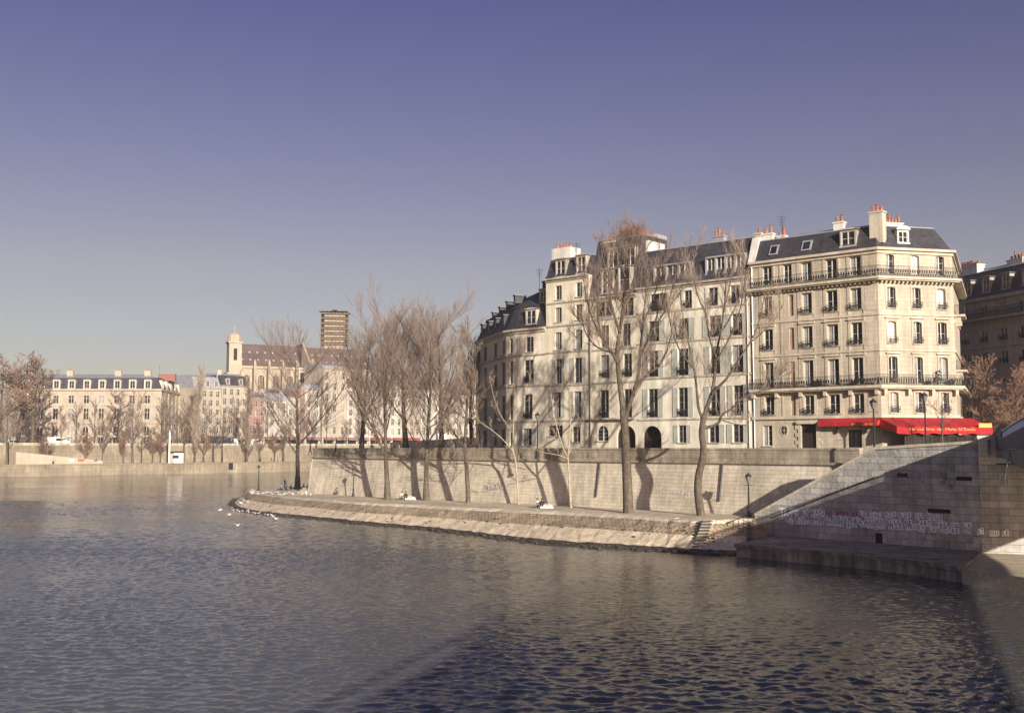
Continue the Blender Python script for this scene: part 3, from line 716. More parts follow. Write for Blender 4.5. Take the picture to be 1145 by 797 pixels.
# D: yellowish house with two window bays
plD, zcD, ztD, rootD, slD = build_block('yellowish_apartment_building', 'tall yellowish apartment building two windows wide with a slate attic and white chimney', 611, 659.2, 'plasterD', (658, 306.5),
    [(5,628,(319,334.8),327,[(621,628)]),(5,648,(315.9,331.7),325,[(644,651)]),
     (4,624,(344,360.3),350,[(620.5,628)]),(4,648,(340.5,357.5),350,[(643.5,651)]),
     (3,624,(371.6,391),380,[(620.5,628)]),(3,648,(368.6,389.5),380,[(643.2,651)]),
     (2,646,(400,428),415,[(621.5,628),(642.4,650.6)]),
     (1,646,(437.6,466),450,[(618.8,627),(641.6,650)]),
     (0,620,(475.6,487.7),480,[(612.6,629)]),(0,645,(477,494),485,[(640,649)])],
    None, [(658,335),(658,361.5),(658,391.5),(658,429.5),(658,469.7)], ((640,286),.6,1.0,3.0), shut=(1,2))
for x0, x1, y0, y1 in ((620.3,631.8,291,308),(643.5,654.7,286.5,304.5)):
    s0, z1 = plD.hit(x0, y0); s1, z0 = plD.hit(x1, y1); dormer(rootD, plD, s0, s1, z0, z1, -.12, -1.4)
gw = MB(); zr = plD.z_(625, 275); gw.prism([xy(plD, .02, -1.1), xy(plD, 2.9, -1.1), xy(plD, 2.9, -3.2), xy(plD, .02, -3.2)], ztD-.8, zr); g = obj('chimney', gw, M['white'], rootD)
for k in range(5):
    pm = MB(); q = plD.pt(.5+k*.5, zr, -1.7); r = .14; hh = rnd.uniform(.45,.75); pm.lathe(q, [(r,0),(r*.85,hh-.1),(r*1.1,hh-.08),(r*1.1,hh)], 8); obj('chimney_pot', pm, M['terracotta'], g)
antenna(rootD, plD.pt(3.2, ztD, -2), 2.0)

# E + F: corner house of the point, front lit, flank in shade
def build_EF():
    sE0, sE1 = lp(575.5), lp(610.8); a, b = xy(LP, sE0), xy(LP, sE1); pe = Plane(a, b); zc = pe.z_(590, 367.8)
    k = a.y/133.2
    ch = Vector((-.73*k, 134.6*k)); ff = Vector((-5.03*k, 149.4*k))
    pc = Plane(ch, a); pf = Plane(ff, ch)
    root = thing('point_building', 'low corner house at the island point with a slate mansard and a shaded flank', 'building', (a.x, a.y+3, ZG))
    rows = [(376.8,393.6),(402.4,428.2),(440.7,468.6),(479,498)]; Z = [row(pe, 591, r) for r in rows]
    SE = [colspan(pe, (588,596.6), 385), colspan(pe, (586.5,596.6), 415), colspan(pe, (586,595.4), 455), colspan(pe, (584.6,594.6), 488)]
    oe = [(SE[i][0], SE[i][1], *Z[i]) for i in range(4)]
    sc = colspan(pc, (569.9,573.4), 440); oc = [(sc[0], sc[1], *z) for z in Z]
    fc = [(533.5,537),(540,544.3),(551.6,556),(560.5,565)]; SF = [colspan(pf, c, 440) for c in fc]
    of = [(s[0], s[1], *z) for z in Z for s in SF]
    wall = MB(); facade_wall(wall, pe, 0, pe.len, ZG, zc, oe); facade_wall(wall, pc, 0, pc.len, ZG, zc, oc); facade_wall(wall, pf, 0, pf.len, ZG, zc, of)
    c, d = b+back*9, ff+Vector((8, 3)); rest_wall(wall, [b, c, d, ff], ZG, zc); obj('wall', wall, M['plasterE'], root)
    for p, ops in ((pe, oe), (pc, oc), (pf, of)):
        for i, o in enumerate(ops):
            window(root, p, *o, tr=2 if o[3]-o[2] < 2.2 else 3, glassm='half' if rnd.random() < .15 else 'glass', frame='framegrey')
    guard(root, pe, *SE[1], Z[1][0], .8); guard(root, pe, *SE[2], Z[2][0], .8)
    w = (SE[3][1]-SE[3][0])*.5; shutter(root, pe, SE[3][0]-w-.05, SE[3][0]-.05, *Z[3]); shutter(root, pe, SE[3][1]+.05, SE[3][1]+w+.05, *Z[3])
    path = [ff, ch, a, b]; co = MB(); ledge(co, path, zc-.5, zc-.2, .18); ledge(co, path, zc-.197, zc+.06, .45); obj('cornice', co, M['stoneA2'], root)
    for y in (396.5, 431, 471):
        st = MB(); z = pe.z_(600, y); ledge(st, path, z-.1, z+.1, .12); obj('string_course', st, M['trim'], root)
    z1 = pe.z_(592, 340.5); z2 = pe.z_(600, 318)
    mansard(root, [ff, ch, a, b, c, d], [1.2, 1.0, 1.0, .01, .01, 1.0], zc+.065, z1, z2, [3.6, 3.6, 3.6, 0, 0, 3.6], mats=('slate','slate'))
    s0, zt = pe.hit(587, 346.5); s1, zb = pe.hit(599, 361.5); dormer(root, pe, s0, s1, zb, zt, -.1, -1.5, wallm='stoneA2')
    s0, zt = pe.hit(595.5, 323.5); s1, zb = pe.hit(604.5, 336); dormer(root, pe, s0, s1, zb, zt, -1.3, -3.5)
    for i, q in enumerate((.12, .35, .58, .82)):
        s = pf.len*q; dormer(root, pf, s-.55, s+.55, zc+.9, zc+2.3, -.35, -1.6, wallm='slate'); 
        if i < 4: dormer(root, pf, s-.35, s+.35, z1+.2+.3*i, z1+1.0+.3*i, -1.9, -3.4, wallm='slate')
    z3 = pe.z_(597, 309); chimney(root, pe.pt(pe.s_(597, 315), z2-1.2, -3.4), (2.2,.8), z3-z2+.9, pe.ang(), 4, 'slate', 'iron'); antenna(root, pe.pt(pe.s_(586, 315), z2-.6, -3), 3.2)
    return pe, pf, a, ff
plE, plF, Ecorner, Fend = build_EF()

# ---------------------------------------------------------------- awnings and terrace
def awning(name, label, pl, s0, s1, ztop, zfront, out, val=.38, over=0.0, slump=0.0, text=None):
    mb = MB(); K = 40
    for k in range(K):
        a, b = s0+(s1-s0)*k/K, s0+(s1-s0)*(k+1)/K; sg = lambda t: -slump*(math.sin(t*math.pi*5)**2+.6*math.sin(t*23+1)**2)
        za, zb = sg(k/K), sg((k+1)/K)
        ea, eb = (0, 0)
        for j in range(4):
            q0, q1 = j/4, (j+1)/4; zz = lambda q, w: ztop+(zfront-ztop)*q+w*math.sin(q*math.pi*.5)
            mb.quad(pl.pt(a, zz(q0,za), .05+out*q0), pl.pt(b, zz(q0,zb), .05+out*q0), pl.pt(b, zz(q1,zb), .05+out*q1), pl.pt(a, zz(q1,za), .05+out*q1))
        mb.quad(pl.pt(a, zfront+za, .05+out), pl.pt(b, zfront+zb, .05+out), pl.pt(b, zfront+zb-val, .03+out), pl.pt(a, zfront+za-val, .03+out))
    o = obj(name, mb, M['red'], base=pl.pt((s0+s1)/2, ztop, .05)); tag(o, label, 'awning')
    f = MB(); pbox(f, pl, s0, s1, zfront-val*.2-.04, zfront-val*.2, out-.04, out+.0); 
    obj('front_bar', f, M['steel'], o)
    for k in range(4):
        f = MB(); s = s0+(s1-s0)*(k+.1)/3.2; f.tube([pl.pt(s, ztop-.25, .0), pl.pt(s, zfront-.1, out)], .025, 5); obj('awning_arm', f, M['steel'], o)
    for s in (s0, s1):
        c = MB(); c.poly([pl.pt(s, ztop, .05), pl.pt(s, zfront, .05+out), pl.pt(s, zfront-val, .03+out), pl.pt(s, ztop-val*1.6, .05)])
        obj('side_flap', c, M['orange'], o)
    return o
def text_on(parent, pl, body, s0, s1, z0, h, o, m='gold', name='lettering', slope=0.0):
    cu = bpy.data.curves.new('lettering_curve', 'FONT'); cu.body = body; cu.size = 1; cu.extrude = .0
    to = bpy.data.objects.new('lettering_tmp', cu); C.objects.link(to); bpy.context.view_layer.update()
    me = bpy.data.meshes.new_from_object(to.evaluated_get(bpy.context.evaluated_depsgraph_get())); bpy.data.objects.remove(to)
    xs = [v.co.x for v in me.vertices]; ys = [v.co.y for v in me.vertices]; mx = max(xs); mn = min(xs); y0, y1 = min(ys), max(ys)
    b = wloc(parent) if parent else Vector((0,0,0))
    for v in me.vertices:
        t = (v.co.x-mn)/(mx-mn); q = pl.pt(s0+(s1-s0)*t, z0+h*(v.co.y-y0)/(y1-y0)+slope*t, o); v.co = Vector(q)-b
    me.materials.clear(); me.materials.append(M[m])
    ob = bpy.data.objects.new(name, me); C.objects.link(ob); ob.parent = parent
    return ob
zt = plA.z_(950, 464.8)-.2
sa, sb = plA.s_(918.5, 468), plA.len-.02
aw = awning('awning', 'short red awning with an orange end flap over the grilled window', plA, sa, sb, zt, plA.z_(950, 472.5), .9, val=.34)
ztR = prA.z_(1020, 465)-.2; s1 = prA.len+1.6; zf = prA.z_(1030, 478.5)+.12
aw2 = awning('awning', 'long red cafe awning wrapping the chamfered corner above the terrace', prA, -.35, s1, ztR, zf, 3.0, val=.62, slump=.13)
text_on(aw2, prA, "Brasserie de l'Isle", 1.0, 5.9, zf-.40, .25, 3.075); text_on(aw2, prA, "St Louis", 6.1, 7.9, zf-.40, .25, 3.075)
pside = Plane(xy(prA, s1, 3.05), xy(prA, s1, 0)); 
text_on(aw, plA, "Brasserie de l'Isle", sb-2.6, sb-.3, plA.z_(950, 472.5)-.27, .2, .965)
# gold panel at the right end of the awning
g = MB(); pbox(g, prA, s1-1.5, s1-.1, zf-.10, zf+.30, 3.03, 3.07); obj('sign_panel', g, M['gold'], aw2)
# glazed terrace screen under the awning
ts = thing('terrace_screen', 'dark glazed cafe terrace screen under the long red awning', 'screen', prA.pt(prA.len/2, ZG, 2.4)); f = MB(); p = MB(); n = 9
z0, z1 = ZG+.05, ZG+2.35; L0, L1 = .9, s1-.6
for k in range(n+1): s = L0+(L1-L0)*k/n; pbox(f, prA, s-.05, s+.05, z0, z1, 2.3, 2.42)
pbox(f, prA, L0, L1, z0+.9, z0+.97, 2.31, 2.41); pbox(f, prA, L0, L1, z1, z1+.1, 2.3, 2.42)
p.quad(prA.pt(L0,z0,2.35), prA.pt(L1,z0,2.35), prA.pt(L1,z1,2.35), prA.pt(L0,z1,2.35)); pr_ = obj('frame', f, M['iron'], ts); obj('pane', p, M['glass'], ts)
# wall lanterns beside the grilled window
for px, lab in ((938,'small iron wall lantern left of the grilled window under the short awning'),(970,'small iron wall lantern right of the grilled window under the short awning')):
    s, z = plA.hit(px, 482); mb = MB(); q = plA.pt(s, z, .22); mb.lathe((q[0],q[1],q[2]-.2), [(.03,0),(.11,.06),(.14,.34),(.05,.44),(.02,.52)], 6); mb.tube([plA.pt(s, z+.25, 0), plA.pt(s, z+.3, .22)], .02, 5)
    tag(obj('wall_lantern', mb, M['iron'], base=plA.pt(s, z, .1)), lab, 'lantern')
# ================================================================== WATER, QUAY, WALLS, BRIDGE
import numpy as np
def wave_grid(xs, ys, lmin, rs):
    X, Y = np.meshgrid(xs, ys); Z = np.zeros_like(X)
    for lam, ang, ph, sl in rs:
        if lam < lmin: continue
        k = 2*math.pi/lam; Z += sl/k*np.sin(k*(X*math.cos(ang)+Y*math.sin(ang))+ph)
    gust = np.clip(.78+.42*np.sin(X*.045+1.3*np.sin(Y*.031))*np.sin(Y*.057+.8*np.sin(X*.023))+.25*np.sin(X*.11+Y*.05+2*np.sin(Y*.021))*np.sin(Y*.13-X*.03), .25, 1.4)
    return X, Y, Z*gust
rw = random.Random(21); WAV = []
for k in range(110):
    lam = .24*math.exp(rw.random()*1.6); WAV.append((lam, R(-105)+rw.gauss(0, .8), rw.uniform(0, 6.28), .0245*(1.15 if lam < .8 else .85)))
vs, fs = [], []
def add_grid(xs, ys, lmin):
    X, Y, Z = wave_grid(xs, ys, lmin, WAV); n = sum(len(v) for v in vs); h, w = X.shape
    vs.append(np.stack([X, Y, Z], -1).reshape(-1, 3)); i = (np.arange(h-1)[:, None]*w+np.arange(w-1)[None, :]).reshape(-1)+n
    fs.append(np.stack([i, i+1, i+w+1, i+w], -1))
def ramp(a, b, s0, s1):
    r = [a]
    while r[-1] < b: r.append(r[-1]+s0+(s1-s0)*(r[-1]-a)/(b-a))
    return np.array(r)
add_grid(np.arange(-60, 58, .12), ramp(20, 92, .09, .17), .25)
add_grid(np.arange(-118, 46, .28), ramp(91.8, 175, .22, .4), .5)
add_grid(np.arange(-240, 60, .7), ramp(174.5, 420, .5, 1.0), 1.0)
V_ = np.concatenate(vs); F_ = np.concatenate(fs)
me = bpy.data.meshes.new('river'); me.vertices.add(len(V_)); me.vertices.foreach_set('co', V_.astype(np.float32).reshape(-1)); me.loops.add(F_.size); me.loops.foreach_set('vertex_index', F_.astype(np.int32).reshape(-1))
me.polygons.add(len(F_)); me.polygons.foreach_set('loop_start', np.arange(0, F_.size, 4, dtype=np.int32)); me.polygons.foreach_set('use_smooth', np.ones(len(F_), dtype=bool)); me.update(calc_edges=True); me.materials.append(M['water'])
ro_ = bpy.data.objects.new('river', me); C.objects.link(ro_); tag(ro_, kind='structure')
mb = MB(); mb.quad((-600,-60,-.35),(600,-60,-.35),(600,1150,-.35),(-600,1150,-.35)); struct('river_depth', mb, M['water'])
# the quay wall of the island: along W(s)
W0 = Vector((-1.5, 126.5)); Wd = Vector((.643, -.766)).normalized(); Wn = Vector((.766, .643)).normalized()   # Wn points away from the camera
def wp(s, back=0.0): return W0+Wd*s+Wn*back
def qz(s): return 2.1+.0095*s if s < 30 else 2.4        # the quay slopes gently down to its tip
S0, S1 = -45.2, 47.0
ZS = 7.35
wall = MB(); N = 46
for i in range(N):
    a, b = S0+(S1-S0)*i/N, S0+(S1-S0)*(i+1)/N
    bt = lambda s, z: wp(s, .17*(z-qz(s)))
    for z0, z1 in ((None, 4.2), (4.2, 7.0)):
        za, zb = (qz(a)-.5 if z0 is None else z0), (qz(b)-.5 if z0 is None else z0)
        p = [(*bt(a,za), za), (*bt(b,zb), zb), (*bt(b,z1), z1), (*bt(a,z1), z1)]; wall.quad(*p)
T0 = .17*(7-2.1)
e0, e1 = wp(S0, 0), wp(S0, T0)
wall.quad((*wp(S0,-.03),1.3), (*wp(S0,9),1.3), (*wp(S0,9),7.0), (*wp(S0,T0),7.0))
wall.quad((*wp(S0,9),1.3), (*wp(S1,9),1.3), (*wp(S1,9),7.0), (*wp(S0,9),7.0))
qw = obj('quay_wall', wall, M['quaywall'], base=(*wp(0),2)); tag(qw, 'long pale stone embankment wall behind the row of quay trees', 'wall')
st = MB(); a, b = wp(S0, T0), wp(S1, T0); ledge(st, [a, b], 7.0, 7.22, .22, inn=-.5); obj('string_course', st, M['parapet'], qw)
pp = MB(); a, b = wp(S0, T0+.04), wp(S1, T0+.04); a2, b2 = wp(S0, T0+.5), wp(S1, T0+.5)
pp.hexa([(*a,7.223),(*b,7.223),(*b2,7.223),(*a2,7.223),(*a,8.28),(*b,8.28),(*b2,8.28),(*a2,8.28)]); obj('parapet', pp, M['parapet'], qw)
cp_ = MB(); ledge(cp_, [wp(S0,T0+.04), wp(S1,T0+.04)], 8.283, 8.48, .07, inn=-.55); obj('coping', cp_, M['parapet'], qw)
for s in (32.5, 16.0):
    dp = MB(); dp.tube([(*wp(s, .17*(z-qz(s))-.09), z) for z in (qz(s)+1.1, 4.5, 6.95)], .09, 6); obj('drainpipe', dp, M['iron'], qw)
# island street
Ls = lambda px: xy(LP, lp(px))
mb = MB(); poly = [wp(S0,T0+.3), wp(S1,T0+.3), Vector((30.2,86.5)), Vector((29.4,84.6)), Vector((34.2,78.9)), Vector((60,70)), Vector((95,120)), Vector((30,190)), Vector((-8,180)), Vector((-26,170))]
mb.prism([tuple(p) for p in poly], -1, ZS); struct('island_street', mb, M['asphalt'])
# lower quay, its stone slope and the wet toe
EW = [((842,580),(824,621)),((803,581.5),(792,619.5)),((789,581.8),(772,618)),((713,576.8),(715,614.5)),((639,572.5),(639,610.6)),((579,570),(579,604.9)),((520,567.6),(515,596.6)),((450,564),(450,589.5)),((400,561.5),(397,585)),((359,558.2),(345,579.5)),((318,554.5),(300,575.5)),((292,551.3),(275,571.5)),((281,548.6),(262,567)),((287,546.2),(262,560)),((310,545.3),(280,553)),((345,544.6),(330,546.5))]
def qpx(px): return 1.75+(px-280)/500*.62 if px < 780 else 2.37
E = [gz(e[0], e[1], qpx(e[0])) for e, w in EW]; Wt = [gz(w[0], w[1], 0) for e, w in EW]
def resample(P, n):
    res = []; K = len(P)-1
    for i in range(n+1):
        t = i/n*K; k = min(int(t), K-1); f = t-k
        p0, p1, p2, p3 = P[max(k-1,0)], P[k], P[k+1], P[min(k+2,K)]
        res.append(.5*((2*p1)+(p2-p0)*f+(2*p0-5*p1+4*p2-p3)*f*f+(3*p1-p0-3*p2+p3)*f**3))
    return res
NS = 180; Es = resample(E, NS); Ws = resample(Wt, NS); rr = random.Random(3)
slope = MB(); rows_ = []
prof = [(0,1.0),(.05,.985),(.1,.90),(.25,.70),(.42,.50),(.58,.345),(.72,.25),(.86,.13),(1.0,.02),(1.1,-.25)]
for i in range(NS+1):
    e, w = Es[i], Ws[i]; h = e.z; r_ = []
    for k, (t, hz) in enumerate(prof):
        p = e.lerp(Vector((w.x, w.y, 0)), t); p.z = h*hz
        if 1 < k < 9:
            j = .03 if k < 5 else .05
            p.z += rr.uniform(-j, j)*(.5 if k < 4 else 1); p.x += rr.uniform(-.12,.12); p.y += rr.uniform(-.12,.12)
        if k >= 8: p.x += rr.uniform(-.35,.35); p.y += rr.uniform(-.35,.35)
        r_.append(p)
    rows_.append(r_)
for i in range(NS):
    for k in range(len(prof)-1):
        slope.quad(rows_[i][k], rows_[i+1][k], rows_[i+1][k+1], rows_[i][k+1], 1 if k >= 7 else (2 if k >= 4 else (3 if k < 2 else 0)))
struct('quay_slope', slope, [M['rubble'], M['wet'], M['sand'], M['quaywall']])
top = MB()
inner = [wp(s, .1) for s in (40,30,22,12,2,-8,-18,-28,-38,-45,-52,-60)]
ring = [(p.x, p.y, p.z) for p in Es] + [(-24,170,1.75), (*wp(-45,3),1.72), (*wp(-44.9,.2),1.72)] + [(*wp(s,.2), qz(s)) for s in (-35,-25,-15,-5,5,15,25,35,40,44)]
top.poly([q for q in ring])
struct('lower_quay', top, M['paving'])
# kerb stones along the quay edge
kb = MB()
for i in range(0, NS-24):
    if i % 2: continue
    a, b = Es[i], Es[i+2]; t = (b-a); t.z = 0
    if t.length < .1: continue
    t.normalize(); n = Vector((t.y, -t.x, 0)); n = n if n.dot(Vector((0,1,0))) > 0 else -n; g = .02; zt = .012+rr.uniform(0,.03)
    p, q = a+t*g, b-t*g
    kb.hexa([p+Vector((0,0,-.2)), q+Vector((0,0,-.2)), q+n*.6+Vector((0,0,-.2)), p+n*.6+Vector((0,0,-.2)), p+Vector((0,0,zt)), q+Vector((0,0,zt)), q+n*.6+Vector((0,0,zt)), p+n*.6+Vector((0,0,zt))])
struct('quay_kerb', kb, M['quaywall'])
# rocks at the water line
rk = MB()
for i in range(900):
    k = rr.randint(6, NS-20); w = Ws[k]; t_ = rr.uniform(-.06,.12) if i < 560 else rr.uniform(.1,.75); q = Vector((w.x,w.y,0)).lerp(Vector((Es[k].x,Es[k].y,0)), t_)+Vector((rr.uniform(-.5,.5),0,Es[k].z*max(0,t_)**1.25)); r = rr.uniform(.12,.34) if i < 560 else rr.uniform(.06,.17)
    i0 = len(rk.v); K = 6
    rk.lathe((q.x, q.y, q.z-.12), [(r*rr.uniform(.8,1.1),0),(r*rr.uniform(.9,1.2),r*.5),(r*rr.uniform(.4,.7),r*rr.uniform(.8,1.1))], 6)
tag(obj('shore_rocks', rk, M['wet']), 'dark wet stones scattered along the water line of the quay slope', 'rocks', kind='stuff')
# steps cut in the slope
s1_, s2_ = gz(787.5,582,2.37), gz(799,582,2.37); b1, b2 = gz(774,617,.05), gz(786.5,617,.05); n = 10
sb_ = MB()
for k in range(n):
    t0, t1 = k/n, (k+1)/n; a, b, c, d = s1_.lerp(b1,t0), s2_.lerp(b2,t0), s2_.lerp(b2,t1+.02), s1_.lerp(b1,t1+.02); z = 2.36*(1-t0)-.02
    sb_.hexa([(p.x,p.y,-.3) for p in (d,c,b,a)]+[(p.x,p.y,z+.14) for p in (d,c,b,a)])
    a2, b2_ = s1_.lerp(b1,t1+.022), s2_.lerp(b2,t1+.022)
o = obj('quay_steps', sb_, M['sand'], base=b1); tag(o, 'short flight of stone steps cut in the sloping quay down to the water', 'steps')
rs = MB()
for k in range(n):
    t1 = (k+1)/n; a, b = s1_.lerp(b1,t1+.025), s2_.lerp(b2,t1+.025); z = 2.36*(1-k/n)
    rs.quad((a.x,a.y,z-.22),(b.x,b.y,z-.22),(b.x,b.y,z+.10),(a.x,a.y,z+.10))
obj('riser_shade', rs, M['wet'], o)  # dark quads over the step faces put their shade into the colour
# tall wall with the stair behind it
TP = Plane((21.1, 94.0), (28.7, 85.0)); TT = Plane((21.1,94.0), (21.1+.645*20.1, 94.0-.764*20.1))
sK = TP.len; sE = 20.05; zE = 8.80; zK = 8.36
tw = MB(); U = lambda s, z, o=0: TT.pt(s, z, o)
prof = [(0,2.62),(sK,zK),(sE,zE)]
for (a, za), (b, zb) in zip(prof[:-1], prof[1:]):
    tw.quad(U(a,-.5), U(b,-.5), U(b,zb), U(a,za)); tw.quad(U(a,-.5,-.55), U(a,za,-.55), U(b,zb,-.55), U(b,-.5,-.55)); tw.quad(U(a,za), U(b,zb), U(b,zb,-.55), U(a,za,-.55))
tw.quad(U(0,-.5), U(0,2.62), U(0,2.62,-.55), U(0,-.5,-.55)); tw.quad(U(sE,-.5), U(sE,-.5,-.55), U(sE,zE,-.55), U(sE,zE))
twall = obj('stair_wall', tw, M['blockwall'], base=U(sK,1)); tag(twall, 'tall wall of large stone blocks with a sloping top, covered with paper letters', 'wall')
cg = MB()
for (a, za), (b, zb) in zip(prof[:-1], prof[1:]):
    e = .0 if a == 0 else .004
    cg.hexa([U(a,za+.003,.08), U(b-.004,zb+.003,.08), U(b-.004,zb+.003,-.63), U(a,za+.003,-.63), U(a,za+.22,.08), U(b-.004,zb+.22,.08), U(b-.004,zb+.22,-.63), U(a,za+.22,-.63)])
obj('coping', cg, M['quaywall'], twall)
# the thin string line running down the face and drain slots
for px, py, w, h in ((1050,571,1.8,.30),(1009,531,.9,.30),(1078,535,1.2,.30),(983,603,.6,1.0)):
    s, z = TT.hit(px, py); hs = MB(); pbox(hs, TT, s-w/2, s+w/2, z-h/2, z+h/2, .004, .02); obj('drain_slot', hs, M['wet'], twall)
ln = MB(); a = TT.hit(862, 579); b = TT.hit(977, 534); ln.hexa([U(a[0],a[1]-.04,.05),U(b[0],b[1]-.04,.05),U(b[0],b[1]-.04,.0),U(a[0],a[1]-.04,.0),U(a[0],a[1]+.05,.05),U(b[0],b[1]+.05,.05),U(b[0],b[1]+.05,.0),U(a[0],a[1]+.05,.0)]); obj('sloping_string', ln, M['wet'], twall)
# stair flight
sf = MB(); n = 34; wd = 2.9
for k in range(n):
    a, b = sK*k/n, sK*(k+1)/n; z = qz(40)+(ZS-qz(40))*(k+1)/n
    pbox(sf, TT, a, b+(.0 if k < n-1 else 0), 1.5, z, -.58-wd, -.57)
sfo = obj('stair_flight', sf, M['trim'], base=U(0,2.4,-1.5)); tag(sfo, 'long stone stair climbing behind the sloping wall from the quay to the street', 'stairs')
hr = MB(); hr.tube([U(.2,3.4,-wd-.4), U(sK,8.4,-wd-.4)], .03, 6)
for k in range(9): s = .2+(sK-.2)*k/8; z = 3.4+5.0*k/8; hr.tube([U(s,z-.9,-wd-.4), U(s,z,-wd-.4)], .025, 5)
obj('handrail', hr, M['iron'], sfo)
# ledge at the wall foot
mb = MB(); f0, f1, f2 = gz(821,622.7,0), gz(980,638,0), gz(1078,652.5,0); ZL = 1.05
cap = [(f0.x,f0.y),(f1.x,f1.y),(f2.x,f2.y),TT.pt(sE,0,-.2)[:2],TT.pt(2.2,0,-.2)[:2]]
lo = offset_path([Vector(p) for p in cap], -.14, True)
mb.prism([tuple(p) for p in lo], -1, ZL-.30, 0); mb.prism(cap, ZL-.297, ZL, 1, bottom=True)
o = struct('wall_foot_ledge', mb, [M['ledge'], M['ledge']])
# low ground between the steps and the ledge (retaining wall of the quay end)
mb = MB(); a = gz(800,582,2.37); b = gz(843,580.5,2.35); 
mb.prism([(a.x,a.y),(b.x,b.y),(TT.pt(.05,0,-.05)[0],TT.pt(.05,0,-.05)[1]),tuple(wp(38,.3)),tuple(wp(30,.3))], -.5, 2.352); struct('quay_end', mb, M['paving'])
# iron railing of the small lower stair
lr = MB(); P = [gz(842,586,2.3), gz(826,592,1.6), gz(808,600,1.0), gz(796,607,.5)]
lr.tube([p+Vector((0,0,.95)) for p in P], .035, 6)
for k in range(10):
    t = k/9*3; i = min(int(t),2); q = P[i].lerp(P[i+1], t-i); lr.tube([q-Vector((0,0,.4)), q+Vector((0,0,.95))], .025, 5)
for k in range(3): lr.tube([P[k]+Vector((0,0,.05)), P[k+1]+Vector((0,0,.9))], .02, 5)
tag(obj('stair_railing', lr, M['iron'], base=P[-1]), 'iron handrail slanting down to the water beside the block wall', 'railing')
# lower steps behind that railing
ls = MB(); A, B = gz(840,586,2.2), gz(800,610,0)
for k in range(10):
    t0, t1 = k/10, (k+1)/10; p, q = A.lerp(B,t0), A.lerp(B,t1); z = 2.2*(1-t0); d = Vector((1.3,1.0,0))
    ls.hexa([(p.x,p.y,-.4),(q.x,q.y,-.4),(q.x+d.x,q.y+d.y,-.4),(p.x+d.x,p.y+d.y,-.4),(p.x,p.y,z),(q.x,q.y,z),(q.x+d.x,q.y+d.y,z),(p.x+d.x,p.y+d.y,z)])
tag(obj('lower_steps', ls, M['ledge'], base=B), 'narrow shaded steps descending to the ledge beside the iron handrail', 'steps')
# abutment of the bridge
Bd = Vector((-.35,-.937)).normalized(); Bp = Vector((.937,-.35)).normalized()   # Bd toward the camera, Bp to the right
A0 = Vector(TT.pt(sE+.02, 0)[:2])
AP = Plane(A0, A0+Bp*22)
ab = MB(); ab.quad(AP.pt(0,-.5), AP.pt(22,-.5), AP.pt(22,7.3), AP.pt(0,7.3)); ab.quad(AP.pt(0,-.5,0), AP.pt(0,7.3,0), AP.pt(0,7.3,-3), AP.pt(0,-.5,-3)); ab.quad(AP.pt(0,7.3), AP.pt(22,7.3), AP.pt(22,7.3,-3), AP.pt(0,7.3,-3))
abo = obj('bridge_abutment', ab, M['blockwall'], base=AP.pt(3,1)); tag(abo, 'brownish stone abutment wall under the end of the steel bridge', 'abutment')
pi = MB(); pbox(pi, AP, .0, 1.15, 7.303, 9.2, -1.2, .03); pbox(pi, AP, -.06, 1.21, 9.203, 9.4, -1.26, .09); obj('end_pier', pi, M['quaywall'], abo)
sl_ = MB(); pbox(sl_, AP, .62, .84, 7.8, 9.1, .033, .05); obj('pier_slot', sl_, M['ledge'], abo)
# right ledge under the bridge
mb = MB(); r0 = gz(1075.5,652.6,0); r1 = gz(1150,664,0); dirr = (r1-r0).normalized()
q1 = r0+dirr*24
mb.prism([(r0.x+.06,r0.y+.06),(q1.x,q1.y),AP.pt(22,0,-.2)[:2],AP.pt(.05,0,-.2)[:2]], -1, .92); struct('bridge_ledge', mb, M['paving'])
# the bridge: two blue edge girders, deck and handrails
B0 = A0+Bp*1.2; Lb = 92.0; br = thing('footbridge', 'blue grey steel bridge rising out of the picture at the right edge', 'bridge', (*(B0+Bd*20),7.5))
def camber(t): return 1.15*math.sin(math.pi*min(1,max(0,t/Lb))*1.0)**.8
K = 40
gir = MB(); gir2 = MB(); fas = MB(); dk = MB(); rl = MB(); rl2 = MB(); WB = 15.0
def bp_(t, w, z): p = B0+Bd*t+Bp*w; return (p.x, p.y, z)
for k in range(K):
    t0, t1 = Lb*k/K, Lb*(k+1)/K; c0, c1 = camber(t0), camber(t1)
    a0, a1 = .9*min(1,t0/26)**1.3, .9*min(1,t1/26)**1.3   # deeper haunch at the ends
    for w0, w1 in ((0,.25),(WB-.25,WB)):
        (gir if w0 == 0 else gir2).hexa([bp_(t0,w0,8.35+c0*.15),bp_(t1,w0,8.35+c1*.15),bp_(t1,w1,8.35+c1*.15),bp_(t0,w1,8.35+c0*.15),bp_(t0,w0,8.8+c0),bp_(t1,w0,8.8+c1),bp_(t1,w1,8.8+c1),bp_(t0,w1,8.8+c0)])
    fas.hexa([bp_(t0,.1,7.85+c0*.1-a0),bp_(t1,.1,7.85+c1*.1-a1),bp_(t1,WB-.1,7.85+c1*.1-a1),bp_(t0,WB-.1,7.85+c0*.1-a0),bp_(t0,.1,8.347+c0*.15),bp_(t1,.1,8.347+c1*.15),bp_(t1,WB-.1,8.347+c1*.15),bp_(t0,WB-.1,8.347+c0*.15)])
    for w in (.12, WB-.12): (rl if w < 1 else rl2).tube([bp_(t0,w,9.32+c0),bp_(t1,w,9.32+c1)], .08, 6, cap=False)
